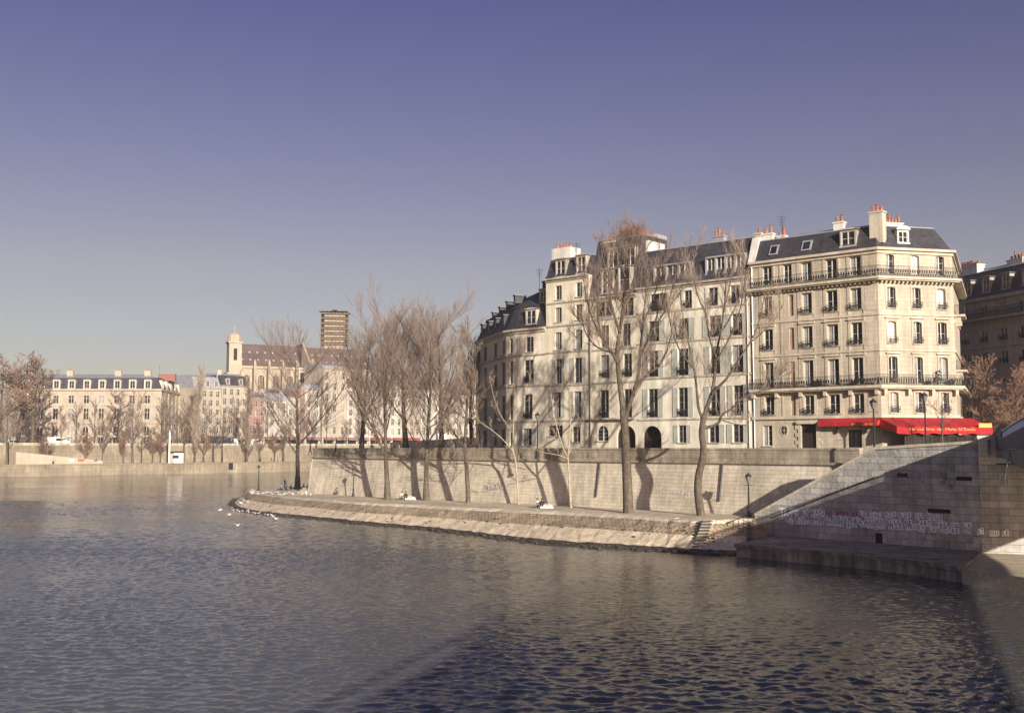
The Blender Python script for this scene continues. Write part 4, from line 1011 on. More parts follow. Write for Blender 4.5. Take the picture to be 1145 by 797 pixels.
for w_ in (.12, WB-.12):
    bars = MB(); t_ = .1
    while t_ < 70:
        c_ = camber(t_); wd_ = .055; an_ = math.atan2(Bd.y, Bd.x)
        p_ = bp_(t_, w_, 8.79+c_); bars.box(p_, (wd_, .03, .5), an_); t_ += .14
    obj('railing', bars, M['bridgeblue'], br)
ep = MB(); ep.hexa([bp_(0,.02,8.81),bp_(5.2,.02,8.95),bp_(5.2,.24,8.95),bp_(0,.24,8.81),bp_(0,.02,9.55),bp_(5.2,.02,9.75),bp_(5.2,.24,9.75),bp_(0,.24,9.55)]); obj('end_panel', ep, M['bridgeblue'], br)
obj('edge_girder', gir, M['bridgeblue'], br); obj('edge_girder', gir2, M['bridgeblue'], br); obj('handrail', rl2, M['steel'], br); obj('deck', fas, M['bridgegrey'], br); obj('handrail', rl, M['steel'], br)
# pipe handrail on the ledge of the abutment
pr_ = MB(); a = gy(1122.5,540,64.6); b = gy(1129,502.5,64.2); c = gy(1150,502,61.2); pr_.tube([a, b], .05, 6); pr_.tube([b, c], .05, 6); d = gy(1131,520,64); pr_.tube([b, d], .05, 6)
o = tag(obj('pipe_handrail', pr_, M['steel'], base=a), 'bent galvanised pipe handrail fixed to the abutment beside the bridge', 'handrail')
# paper letters pasted on the wall
LIN = [("CE QUI LA RAVAIT SANS ELLE VAL MOI LUI OU NOUS", 872, 571, 1054, 578.0, 'first row of pasted paper letters on the block wall, topmost of three', .36, 1),
       ("ELLE A UN HOMME PORTE DES COUPS ELLE NE PART PAS ON LA", 872, 576.5, 1086, 588.5, 'middle row of pasted paper letters on the block wall', .40, 0),
       ("IL DOIT ETRE NOMME ILS COGNENT ELLE MEURT LA NOTRE UN", 880, 581.5, 1086, 593.5, 'lowest row of pasted paper letters on the block wall', .40, 0)]
fontc = {}
def glyph(ch):
    if ch not in fontc:
        cu = bpy.data.curves.new('glyph_curve', 'FONT'); cu.body = ch; cu.size = 1; to = bpy.data.objects.new('glyph_tmp', cu); C.objects.link(to); bpy.context.view_layer.update()
        me = bpy.data.meshes.new_from_object(to.evaluated_get(bpy.context.evaluated_depsgraph_get())); bpy.data.objects.remove(to)
        xs = [v.co.x for v in me.vertices]; ys = [v.co.y for v in me.vertices]
        fontc[ch] = ([((v.co.x-min(xs))/(max(xs)-min(xs)+1e-6), (v.co.y-min(ys))/(max(ys)-min(ys)+1e-6)) for v in me.vertices], [tuple(p.vertices) for p in me.polygons])
    return fontc[ch]
def paper_row(body, pl, x0, y0, x1, y1, label, size, pink):
    a, b = pl.hit(x0, y0), pl.hit(x1, y1); n = len(body); row_ = thing('paper_row', label, 'poster', pl.pt((a[0]+b[0])/2, (a[1]+b[1])/2))
    for k, ch in enumerate(body):
        if ch == ' ': continue
        pm = MB(); im = MB(); t = (k+.5)/n; s = a[0]+(b[0]-a[0])*t; z = a[1]+(b[1]-a[1])*t+rr.uniform(-.09,.09); w = (b[0]-a[0])/n*rr.uniform(.46,.56); h = size*rr.uniform(.54,.68); sk = rr.uniform(-.06,.06)
        pm.quad(pl.pt(s-w,z-h+sk,.006+.002*(k%2)), pl.pt(s+w,z-h-sk,.006+.002*(k%2)), pl.pt(s+w,z+h-sk,.006+.002*(k%2)), pl.pt(s-w,z+h+sk,.006+.002*(k%2)))
        sh = obj('paper_sheet', pm, M['paperpink' if pink and 14 <= k < 24 else 'paper'], row_)
        V, Fc = glyph(ch); asp = .3 if ch == 'I' else 1; im.v += [pl.pt(s+w*1.35*asp*(x-.5), z+h*1.35*(y-.5), .014) for x, y in V]; im.f += list(Fc); im.m += [0]*len(Fc); obj('letter', im, M['ink'], sh)
for L_ in LIN: paper_row(L_[0], TT, *L_[1:])
paper_row("ET  QUI LE", AP, 1093, 594.5, 1128, 595.5, 'last torn paper letters continuing on the brown abutment wall', .34, 0)
# pale graffiti on the quay wall
QP = Plane(wp(S0), wp(S1)); QP.n = -Wn
def graffiti(px, py, w, h, label, m='graffiti'):
    s, z = QP.hit(px, py); g = MB(); k = 0; x = s-w/2; off = -.17*(z-qz(s))+.03
    while x < s+w/2:
        pts = [(x+rr.uniform(0,.35), z+rr.uniform(-h,h)/2) for _ in range(4)]
        for p, q in zip(pts[:-1], pts[1:]):
            d = Vector((q[0]-p[0], q[1]-p[1])); d.normalize(); d = Vector((-d.y, d.x))*.06; o = lambda zz: -.17*(zz-qz(s))+.02+.0008*k
            g.quad(QP.pt(p[0]+d.x,p[1]+d.y,o(p[1]+d.y)),QP.pt(p[0]-d.x,p[1]-d.y,o(p[1]-d.y)),QP.pt(q[0]-d.x,q[1]-d.y,o(q[1]-d.y)),QP.pt(q[0]+d.x,q[1]+d.y,o(q[1]+d.y))); k += 1
        x += .33
    tag(obj('graffiti', g, M[m], base=QP.pt(s, z)), label, 'graffiti')
graffiti(550.5, 545, 3.6, .75, 'pale scrawled graffiti on the quay wall beside the leaning tree shadow'); graffiti(755, 550.5, 3.8, .35, 'thin line of pale graffiti on the wall left of the curving tree'); graffiti(415.5, 537.5, .8, .35, 'small pale graffiti tag on the wall inside the first trunk shadow')
# stone stair at the far end of the quay wall
es = MB(); n = 22; E0 = wp(S0-2.6, -.2)
for k in range(n):
    z = 1.75+(ZS-1.75)*(k+1)/n; p = E0+Wn*(k*.42)
    es.hexa([(p.x,p.y,1),( *(p+Wd*2.5),1),(*(p+Wd*2.5+Wn*.42),1),(*(p+Wn*.42),1),(p.x,p.y,z),(*(p+Wd*2.5),z),(*(p+Wd*2.5+Wn*.42),z),(*(p+Wn*.42),z)])
tag(obj('tip_stair', es, M['quaywall'], base=(*E0,1.75)), 'sunlit stone stair at the far end of the embankment wall by the tip', 'stairs')
# ---------------------------------------------------------------- lamps, bench
def lamp(label, p, h, sz=1.0):
    t = thing('street_lamp', label, 'street lamp', p, 'cast iron street lamps'); x, y, z = p; m = MB()
    m.lathe(p, [(.2*sz,0),(.2*sz,.25),(.13*sz,.32),(.11*sz,.9),(.15*sz,.95),(.075*sz,1.05),(.055*sz,h-.95),(.09*sz,h-.92),(.05*sz,h-.85)], 8)
    m.tube([(x-.32*sz,y,z+h-1.1),(x+.32*sz,y,z+h-1.1)], .025*sz, 5); obj('post', m, M['iron'], t)
    g = MB(); g.lathe((x,y,z+h-.84), [(.12*sz,0),(.24*sz,.5)], 6); obj('lantern', g, M['lampglass'], t)
    c = MB(); c.lathe((x,y,z+h-.337), [(.29*sz,0),(.2*sz,.14),(.09*sz,.22),(.05*sz,.3),(.02*sz,.42)], 6); obj('cap', c, M['iron'], t)
    return t
def lamp_px(label, px, py, pt_, z, sz=1.0):
    b = gz(px, py, z); h = (py-pt_)*b.y/F; return lamp(label, b, h, sz)
lamp_px('iron street lamp on the lower quay beside the foot of the stair wall', 837.5, 578, 529, 2.35, 1.15)
lamp_px('small lamp post on the quay near the far end of the embankment wall', 395, 554.5, 523, 1.9)
lamp_px('dark lamp post standing alone at the very tip of the quay', 289, 548.5, 520, 1.75, 1.1)
b = gy(978, 505, 88); lamp('iron street lamp before the short red awning at the top of the stair', (b.x, b.y, ZS), 9.0*.0+ (500-447)*88/F+1.3, 1.25)
b = gy(601, 505, 118); lamp('slender street lamp behind the parapet before the low corner house', (b.x, b.y, ZS), (500-460)*118/F+1.1, 1.1)
b = gy(1035.5, 500, 95); lamp('tall bronze lamp post in front of the long red cafe awning', (b.x, b.y, ZS), (500-436)*95/F+1.0, 1.2)
# ================================================================== TREES
tr_ = random.Random(11)
def rvec(): return Vector((tr_.gauss(0,1), tr_.gauss(0,1), tr_.gauss(0,1))).normalized()
def kid_dir(d, ang):
    a = d.orthogonal().normalized(); a.rotate(Matrix.Rotation(tr_.uniform(0, 2*math.pi), 3, d)); return (d*math.cos(ang)+a*math.sin(ang)).normalized()
def path_of(p, d, L, n, wob, up):
    pts = [p.copy()]; d = d.copy()
    for k in range(n):
        d = (d+rvec()*wob+Vector((0,0,up))).normalized(); p = p+d*(L/n); pts.append(p.copy())
    return pts
def at_t(pts, t):
    x = t*(len(pts)-1); k = min(int(x), len(pts)-2); return pts[k].lerp(pts[k+1], x-k), (pts[k+1]-pts[k]).normalized()
def sprout(tm, cm, pts, r0, r1, lvl, Lk, P):
    """children of a branch whose centre line is pts"""
    n = P['kids'][lvl]
    for i in range(n):
        t = P['t0'][lvl]+(1-P['t0'][lvl])*((i+tr_.random())/n)
        p, d = at_t(pts, t); r = r0+(r1-r0)*t
        dd = kid_dir(d, P['ang'][lvl]*tr_.uniform(.7,1.3)); dd.z += P['lift'][lvl]; dd.normalize()
        if P.get('nodown') and dd.z < -.1: dd.z = abs(dd.z)
        L = Lk*tr_.uniform(.65,1.25)*(1-P['tap'][lvl]*t); rk = max(P['rmin'], min(r*.62, L*P['slim'][lvl]))
        ns = (5,4,3,3)[min(lvl,3)]
        q = path_of(p, dd, L, ns, P['wob'], P['up'][lvl]); mb = tm if lvl == 0 else cm
        last = lvl+1 >= len(P['kids'])
        mb.tube(q, [rk+(max(P['rmin']*.7, rk*.3)-rk)*k/ns for k in range(ns+1)], (6,4,3,3)[min(lvl,3)], cap=False)
        if not last: sprout(tm, cm, q, rk, max(P['rmin'], rk*.3), lvl+1, L*P['ratio'][lvl], P)
def finish_tree(name, label, base, tm, cm, barkm, twigm, group=None):
    t = thing(name, label, 'tree', base, group)
    obj('trunk', tm, M[barkm], t, smooth=True, uv=False); obj('crown', cm, M[twigm], t, uv=False); return t
PVASE = dict(kids=[26,12,11], t0=[.22,.1,.08], ang=[R(50),R(42),R(34)], lift=[.12,.28,.35], tap=[.55,.3,.3], slim=[.010,.007,.007], up=[.07,.10,.10], ratio=[.45,.6,.55], rmin=.013, wob=.08)
def tall_tree(label, base, H, r, lean=(0,0), barkm='bark', twigm='twig', P=PVASE, k=.58, group=None, name='bare_tree', wob=.05):
    tm, cm = MB(), MB(); base = Vector(base); n = 9; pts = [base]
    d = Vector((lean[0], lean[1], 1)).normalized()
    for i in range(n): d = (d+rvec()*wob+Vector((0,0,.05))).normalized(); pts.append(pts[-1]+d*(H*.96/n))
    rad = [r*1.35]+[r*(1-.93*(i/n)**.9) for i in range(1, n+1)]
    tm.tube([pts[0]-Vector((0,0,.4))]+pts, [r*1.5]+rad, 9, cap=False)
    sprout(tm, cm, pts, r, r*.07, 0, H*k, P)
    return finish_tree(name, label, base, tm, cm, barkm, twigm, group)
def path_tree(label, base, paths, P, barkm, twigm, name='bare_tree', group=None):
    """paths: (points, r0, r1, child length, level)"""
    tm, cm = MB(), MB()
    for pts, r0, r1, Lk, lvl in paths:
        pts = [Vector(p) for p in pts]; n = len(pts)-1
        fine = []
        for i in range(n):
            for j in range(3):
                t = j/3; a = pts[max(i-1,0)]; b = pts[i]; c = pts[i+1]; d = pts[min(i+2,n)]
                fine.append(.5*((2*b)+(c-a)*t+(2*a-5*b+4*c-d)*t*t+(3*b-a-3*c+d)*t**3))
        fine.append(pts[-1]); m = len(fine)-1
        tm.tube(fine, [r0+(r1-r0)*k/m for k in range(m+1)], 10 if r0 > .25 else 7, cap=False)
        if Lk: sprout(tm, cm, fine, r0, r1, lvl, Lk, P)
    return finish_tree(name, label, base, tm, cm, barkm, twigm, group)
# --- the two big quay trees, limbs traced at their own distance and spread in depth
def pts_at(base, L, depth=0.0):
    n = len(L)-1; return [gy(x, y, base.y+depth*(i/n)) for i, (x, y) in enumerate(L)]
PBIG = dict(kids=[9,7,6], t0=[.15,.1,.1], ang=[R(46),R(38),R(30)], lift=[.25,.4,.45], tap=[.3,.3,.3], slim=[.010,.007,.007], up=[.12,.13,.12], ratio=[.75,.75,.75], rmin=.011, wob=.08, nodown=True)
b = gz(702.5, 573.5, 2.25)
big = [(pts_at(b, [(702.5,574.5),(702,555),(700.5,520),(699,485),(697,458)]), .52, .36, 0, 0),
       (pts_at(b, [(697,458),(693.5,432),(691,408),(690,392),(693,370),(697,340),(699,305),(700,275)], 1.5), .30, .06, 3.6, 0),
       (pts_at(b, [(699,470),(703,455),(709,437),(714,418),(716,392),(719,362),(722,330),(724,300)], -2), .24, .05, 3.4, 0),
       (pts_at(b, [(708,439),(718,425),(727,416),(736,410),(744,396),(750,375)], 3), .16, .05, 2.6, 0),
       (pts_at(b, [(690.5,405),(684,394),(678,385),(671,370),(668,345),(669,315)], -2.5), .17, .05, 3.0, 0),
       (pts_at(b, [(693,372),(686,350),(681,325),(682,295)], 2.5), .15, .04, 2.8, 0),
       (pts_at(b, [(715,400),(724,380),(734,355),(741,325)], 3.5), .14, .04, 2.8, 0),
       (pts_at(b, [(697,345),(706,322),(711,295),(712,268)], -1.5), .13, .04, 2.6, 0),
       (pts_at(b, [(699,310),(693,290),(690,268)], 1), .09, .03, 2.2, 0),
       (pts_at(b, [(690,395),(676,392),(664,385),(654,370),(649,345)], 3), .11, .03, 2.6, 0), (pts_at(b, [(675,382),(664,360),(656,335),(652,308)], -3), .09, .03, 2.6, 0),
       (pts_at(b, [(728,370),(741,352),(750,330),(756,300)], -3), .09, .03, 2.6, 0), (pts_at(b, [(700,345),(686,325),(676,300),(672,272)], -2.5), .10, .03, 2.6, 0),
       (pts_at(b, [(719,362),(730,335),(737,308),(740,280)], 2.5), .10, .03, 2.6, 0),
       (pts_at(b, [(701,300),(704,280),(706,258)], 2), .08, .025, 2.0, 0)]
path_tree('tallest bare tree on the quay with a thick straight trunk before the narrow mansard house', b, big, PBIG, 'bark', 'twig')
b = gz(783.5, 576, 2.35)
PCUR = dict(PBIG, kids=[8,6,5], t0=[.2,.1,.1], rmin=.011)
cur = [(pts_at(b, [(784,577),(781.5,560),(780.3,545),(781.5,530),(785.5,514),(786.5,500),(784.5,482),(788,463)]), .40, .26, 0, 0),
       (pts_at(b, [(788,463),(793,448),(797,435),(799.5,415),(801,395),(806,370),(810,340),(812,312)], 1.5), .22, .04, 3.0, 0),
       (pts_at(b, [(796,440),(806,430),(815,420),(826,402),(838,384),(848,362),(854,335)], -2), .15, .035, 2.6, 0),
       (pts_at(b, [(786,470),(781,455),(779,435),(776,410),(770,385),(763,350),(760,322)], 2), .15, .035, 2.8, 0),
       (pts_at(b, [(785,479),(796,476.5),(804,472),(808,463),(818,457),(830,446),(846,438),(866,434),(884,428)], -2.5), .15, .03, 2.0, 0),
       (pts_at(b, [(808,470),(822,474),(838,476)], 1), .07, .02, 1.2, 0),
       (pts_at(b, [(801,400),(794,380),(789,350),(788,322)], 3), .10, .03, 2.4, 0),
       (pts_at(b, [(806,372),(818,352),(828,330),(836,305)], 2.5), .09, .03, 2.4, 0),
       (pts_at(b, [(846,440),(862,428),(880,412)], -3), .05, .02, 1.8, 0),
       (pts_at(b, [(800,405),(812,385),(822,362),(830,335),(834,300)], -3), .10, .03, 2.6, 0), (pts_at(b, [(776,412),(762,395),(752,372),(746,345)], -2), .09, .03, 2.6, 0),
       (pts_at(b, [(790,352),(780,330),(774,300),(772,280)], -2), .08, .025, 2.4, 0), (pts_at(b, [(810,345),(816,318),(820,290),(822,275)], 2), .07, .025, 2.4, 0), (pts_at(b, [(838,384),(852,372),(866,358),(876,340)], 2), .07, .025, 2.2, 0)]
path_tree('bare quay tree with a curving trunk beside the water steps and the drainpipe', b, cur, PCUR, 'bark', 'twigpale')
# pale saplings
PSAP = dict(kids=[6,5,4], t0=[.2,.2,.15], ang=[R(40),R(38),R(35)], lift=[.2,.2,.2], tap=[.4,.3,.3], slim=[.01,.009,.009], up=[.1,.1,.08], ratio=[.5,.5,.5], rmin=.013, wob=.14)
b = gz(580, 564, 2.1)
sap1 = [(pts_at(b, [(580,564.5),(578.5,540),(576.5,515),(573.5,503),(574,480),(575,455),(576,425),(575,400)]), .13, .03, 2.2, 0),
        (pts_at(b, [(573.5,504),(562,491),(549,480),(536,471),(530,464)], -2.5), .07, .02, 1.5, 0), (pts_at(b, [(574,485),(562,468),(553,447),(547,420)], 2), .055, .02, 1.7, 0),
        (pts_at(b, [(575,470),(586,448),(592,425),(596,405)], 2), .05, .02, 1.6, 0)]
path_tree('slim pale young tree on the quay before the low corner house', b, sap1, PSAP, 'barkpale', 'twigpale')
b = gz(638.5, 567.5, 2.2)
sap2 = [(pts_at(b, [(638.5,568),(637,545),(636,525),(635,512)]), .15, .10, 0, 0),
        (pts_at(b, [(635,512),(628,496),(621,470),(616,440),(612,405)], 1.5), .08, .02, 2.2, 0), (pts_at(b, [(635,512),(637,490),(638,460),(634,425),(632,395)], -1), .08, .02, 2.2, 0),
        (pts_at(b, [(635,513),(626,509),(615,507),(604,505)], -2), .05, .02, 1.2, 0), (pts_at(b, [(635.5,508),(645,488),(652,462),(655,430)], 2), .06, .02, 2.0, 0), (pts_at(b, [(628,497),(616,488),(603,478)], 1), .04, .015, 1.3, 0)]
path_tree('slim pale young tree on the quay before the yellowish building', b, sap2, PSAP, 'barkpale', 'twigpale')
for px, py, yt, lab, bm, r in ((358,548.5,488,'thin pale sapling beside the stone stair of the quay tip','barkpale',.1),(379,550.5,512,'short dark sapling against the far end of the quay wall','barkdark',.05)):
    b = gz(px, py, 1.85); tall_tree(lab, b, (py-yt)*b.y/F, r, twigm='twigpale', barkm=bm, P=PSAP, k=.25, name='sapling', wob=.02)
# tall trees of the point: (px, py base, z, y top, radius, label)
def place_tall(px, py, z, yt, r, label, Y=None, **kw):
    b = gz(px, py, z) if Y is None else Vector((*gy(px, 500.5, Y)[:2], z))
    zt = CAM.z+(500.5-yt-34)*b.y/F
    return tall_tree(label, b, zt-z, r, **kw)
place_tall(332.5,546.5,1.75,352,.42,'big dark-trunked bare tree at the quay tip beside the seated people', lean=(-.02,0))
place_tall(433,557.3,2.0,334,.36,'tall bare quay tree with a lit trunk left of the seated pair')
place_tall(476.5,558.8,2.0,333,.34,'tall bare quay tree with a lit trunk right of the seated pair')
b = gz(523.5,562,2.05); zt = CAM.z+155*b.y/F
lt = [(pts_at(b, [(523.5,562.5),(523,545),(521.5,520),(520,500),(521,470),(523,440),(524,400),(523,360)]), .30, .05, 4.6, 0), (pts_at(b, [(520.5,502),(512,490),(504,478),(498,462),(494,440),(492,410)], 2), .15, .04, 3.0, 0), (pts_at(b, [(520.5,478),(528,455),(531,425),(532,395)], -2), .14, .03, 2.8, 0)]
path_tree('forked bare quay tree in front of the shaded flank of the point house', b, lt, dict(PVASE, kids=[16,9,8]), 'bark', 'twig')
for px, Y, yt, r, lab in ((404,158,343,.40,'bare street tree behind the parapet left of the lit quay trees'),(454,152,341,.48,'dark-trunked bare street tree rising behind the parapet between the two lit quay trees'),(494.5,148,333,.45,'dark-trunked bare street tree behind the parapet left of the forked quay tree'),(527.5,151,352,.40,'dark bare street tree close beside the shaded flank of the point house')):
    place_tall(px, 0, ZS, yt, r, lab, Y=Y, barkm='barkdark')
# russet tree and terrace tree at the right
PRUS = dict(kids=[14,8,6,5], t0=[.3,.15,.12,.1], ang=[R(52),R(48),R(45),R(45)], lift=[.2,.15,.1,.05], tap=[.45,.3,.3,.3], slim=[.014,.012,.012,.014], up=[.1,.06,.04,.02], ratio=[.5,.5,.5,.55], rmin=.017, wob=.2)
def leafy(t, n, spread, zc, mname):
    pass
b = Vector((*gy(1104,500.5,112)[:2], ZS)); tm, cm = MB(), MB(); pts = [b+Vector((0,0,-.3)), b+Vector((.05,0,1.4)), b+Vector((0,0,2.8)), b+Vector((-.1,.1,5.0)), b+Vector((.1,.1,9.4))]
tm.tube(pts, [.24,.19,.16,.11,.03], 8, cap=False); sprout(tm, cm, pts, .19, .03, 0, 4.7, PRUS)
t = finish_tree('russet_tree', 'small round-headed russet tree at the bridge end before the dark mansard building', b, tm, cm, 'bark', 'twigred')
b = Vector((*gy(1138,500.5,108)[:2], ZS)); tm, cm = MB(), MB(); pts = [b, b+Vector((0,0,2.4)), b+Vector((.1,0,4.5)), b+Vector((.1,.1,8.0))]
tm.tube(pts, [.22,.17,.12,.03], 8, cap=False); sprout(tm, cm, pts, .18, .03, 0, 4.2, PRUS); finish_tree('russet_tree', 'darker russet tree beside the round-headed one, half out of the picture', b, tm, cm, 'bark', 'twigred')
b = Vector((*gy(1054,500.5,96.5)[:2], ZS)); tm, cm = MB(), MB(); pts = [b, b+Vector((0,0,2.4)), b+Vector((.05,0,3.8)), b+Vector((0,0,5.2))]
tm.tube(pts, [.10,.08,.06,.02], 7, cap=False); sprout(tm, cm, pts, .09, .02, 0, 2.6, dict(PRUS, kids=[8,6,4], rmin=.012)); finish_tree('terrace_tree', 'thin wide-spreading bare tree in front of the long red awning', b, tm, cm, 'bark', 'twig')

# ================================================================== DARK BUILDING AT THE RIGHT
def build_R():
    P0 = gy(1068, 500.5, 133); P1 = P0+Vector((3.5,-10,0))*3.0; pl = Plane((P0.x,P0.y),(P1.x,P1.y)); pl.n = Vector((-.944,-.33)); zc = pl.z_(1070,338)
    root = thing('dark_mansard_building', 'long shaded building with a dark slate mansard behind the russet tree', 'building', (P0.x+3, P0.y-5, ZG)); ops = []
    for yt, yb in ((341,352.5),(368,382.5),(394,408),(424,438),(452,466)):
        z1, z0 = pl.z_(1107,yt), pl.z_(1107,yb)
        for k in range(9):
            s = 1.9+3.02*k; ops.append((s, s+1.15, z0, z1))
    wall = MB(); facade_wall(wall, pl, 0, pl.len, ZG, zc, ops); a, b = pl.p, pl.q; away = -pl.n
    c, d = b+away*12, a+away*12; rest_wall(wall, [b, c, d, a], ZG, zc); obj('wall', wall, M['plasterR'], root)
    for i, o in enumerate(ops): window(root, pl, *o, tr=1, glassm='curtain' if i % 7 == 2 else 'glass'); 
    for o in ops[9:27]: guard(root, pl, o[0], o[1], o[2], .7)
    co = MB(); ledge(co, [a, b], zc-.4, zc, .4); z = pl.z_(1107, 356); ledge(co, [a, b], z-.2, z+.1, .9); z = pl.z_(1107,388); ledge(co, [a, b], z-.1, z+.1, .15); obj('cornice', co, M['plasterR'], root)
    r = MB(); rail_path(r, [a, b], pl.z_(1107, 356)+.1, 1.0, .8, .13); obj('railing', r, M['iron'], root)
    z1 = zc+3.4; poly = [a, b, c, d]; mansard(root, poly, [1.5,.01,.01,.01], zc+.005, z1, z1+.8, [2,0,0,0])
    for k in range(8):
        s = 2.0+3.1*k; dormer(root, pl, s, s+1.3, zc+.7, zc+2.4, -.3, -1.8)
    P = pl.pt(1.2, zc+1.2, -2.3); chimney(root, P, (3.4,1.2), 3.3, pl.ang(), 7, 'white'); chimney(root, pl.pt(8, z1, -3), (2.4,.8), .9, pl.ang(), 4, 'white'); chimney(root, pl.pt(14, z1, -3), (1.8,.8), 1.2, pl.ang(), 3, 'white')
build_R()

# ================================================================== FAR BANK
Bk0 = Vector((-150, 314)); Bu = Vector((.721,.692)).normalized(); Bn = Vector((-.692,.721)).normalized()
def bk(s, o=0): return Bk0+Bu*s+Bn*o
mb = MB(); mb.prism([tuple(bk(-260)), tuple(bk(420)), tuple(bk(420,15)), tuple(bk(-260,15))], -1, 3.5, 0, 1); struct('far_quay', mb, [M['farquay'], M['paving']])
mb = MB(); ledge(mb, [bk(-260), bk(420)], 3.2, 3.504, .25); struct('far_quay_kerb', mb, M['farquay'])
mb = MB(); mb.prism([tuple(bk(-260,15.02)), tuple(bk(420,15.02)), tuple(bk(420,420)), tuple(bk(-260,420))], 0, 9.2, 0); struct('far_street', mb, M['asphalt'])
w = MB(); w.quad((*bk(-260,14),3.4),(*bk(420,14),3.4),(*bk(420,14.6),9.3),(*bk(-260,14.6),9.3)); w.quad((*bk(-260,14.6),9.3),(*bk(420,14.6),9.3),(*bk(420,15.1),9.3),(*bk(-260,15.1),9.3))
fw_ = obj('far_quay_wall', w, M['farquay'], base=(*bk(60,14),3.5)); tag(fw_, 'long pale retaining wall along the opposite bank', 'wall')
c = MB(); ledge(c, [bk(-260,14.7), bk(420,14.7)], 9.3, 10.05, .05, inn=-.5); obj('parapet', c, M['trim'], fw_)
# ramp on the far quay with graffiti
def far(px, Y, z): q = gy(px, 500.5, Y); return Vector((q.x, q.y, z))
rm = MB()
def bpx(px, o):    # point of the bank under pixel column px, o behind the edge
    u = (px-572.5)/F; p = bk(0, o); s = (u*p.y-p.x)/(Bu.x-u*Bu.y); return p+Bu*s
a, b_ = bpx(20,8), bpx(117,8); a2, b2 = a+Bn*5.5, b_+Bn*5.5
rm.hexa([(*a,3.4),(*b_,3.4),(*b2,3.4),(*a2,3.4),(*a,7.3),(*b_,4.4),(*b2,4.4),(*a2,7.3)])
rmo = obj('quay_ramp', rm, M['farcream'], base=(*a,3.5)); tag(rmo, 'cream stone ramp sloping down along the opposite quay with small painted tags', 'ramp')
RP = Plane(a, b_)
for px, w_, h, m in ((80,1.6,1.0,'graffiti'),(90.5,2.0,.8,'graffitired'),(107,1.0,.8,'graffitiblue')):
    s, z = RP.hit(px, 514.5); g = MB()
    for k in range(9):
        x = s-w_/2+w_*k/9; zz = z+rr.uniform(-.15,.15); g.quad(RP.pt(x,zz-h/2,.02+.002*k), RP.pt(x+w_/8,zz-h/2+.1,.02+.002*k), RP.pt(x+w_/7,zz+h/2,.02+.002*k), RP.pt(x+.05,zz+h/2-.1,.02+.002*k))
    tag(obj('graffiti', g, M[m], base=RP.pt(s,z)), {'graffiti':'pale painted tag on the far ramp','graffitired':'red painted tag on the far ramp','graffitiblue':'dark blue painted tag on the far ramp'}[m], 'graffiti')
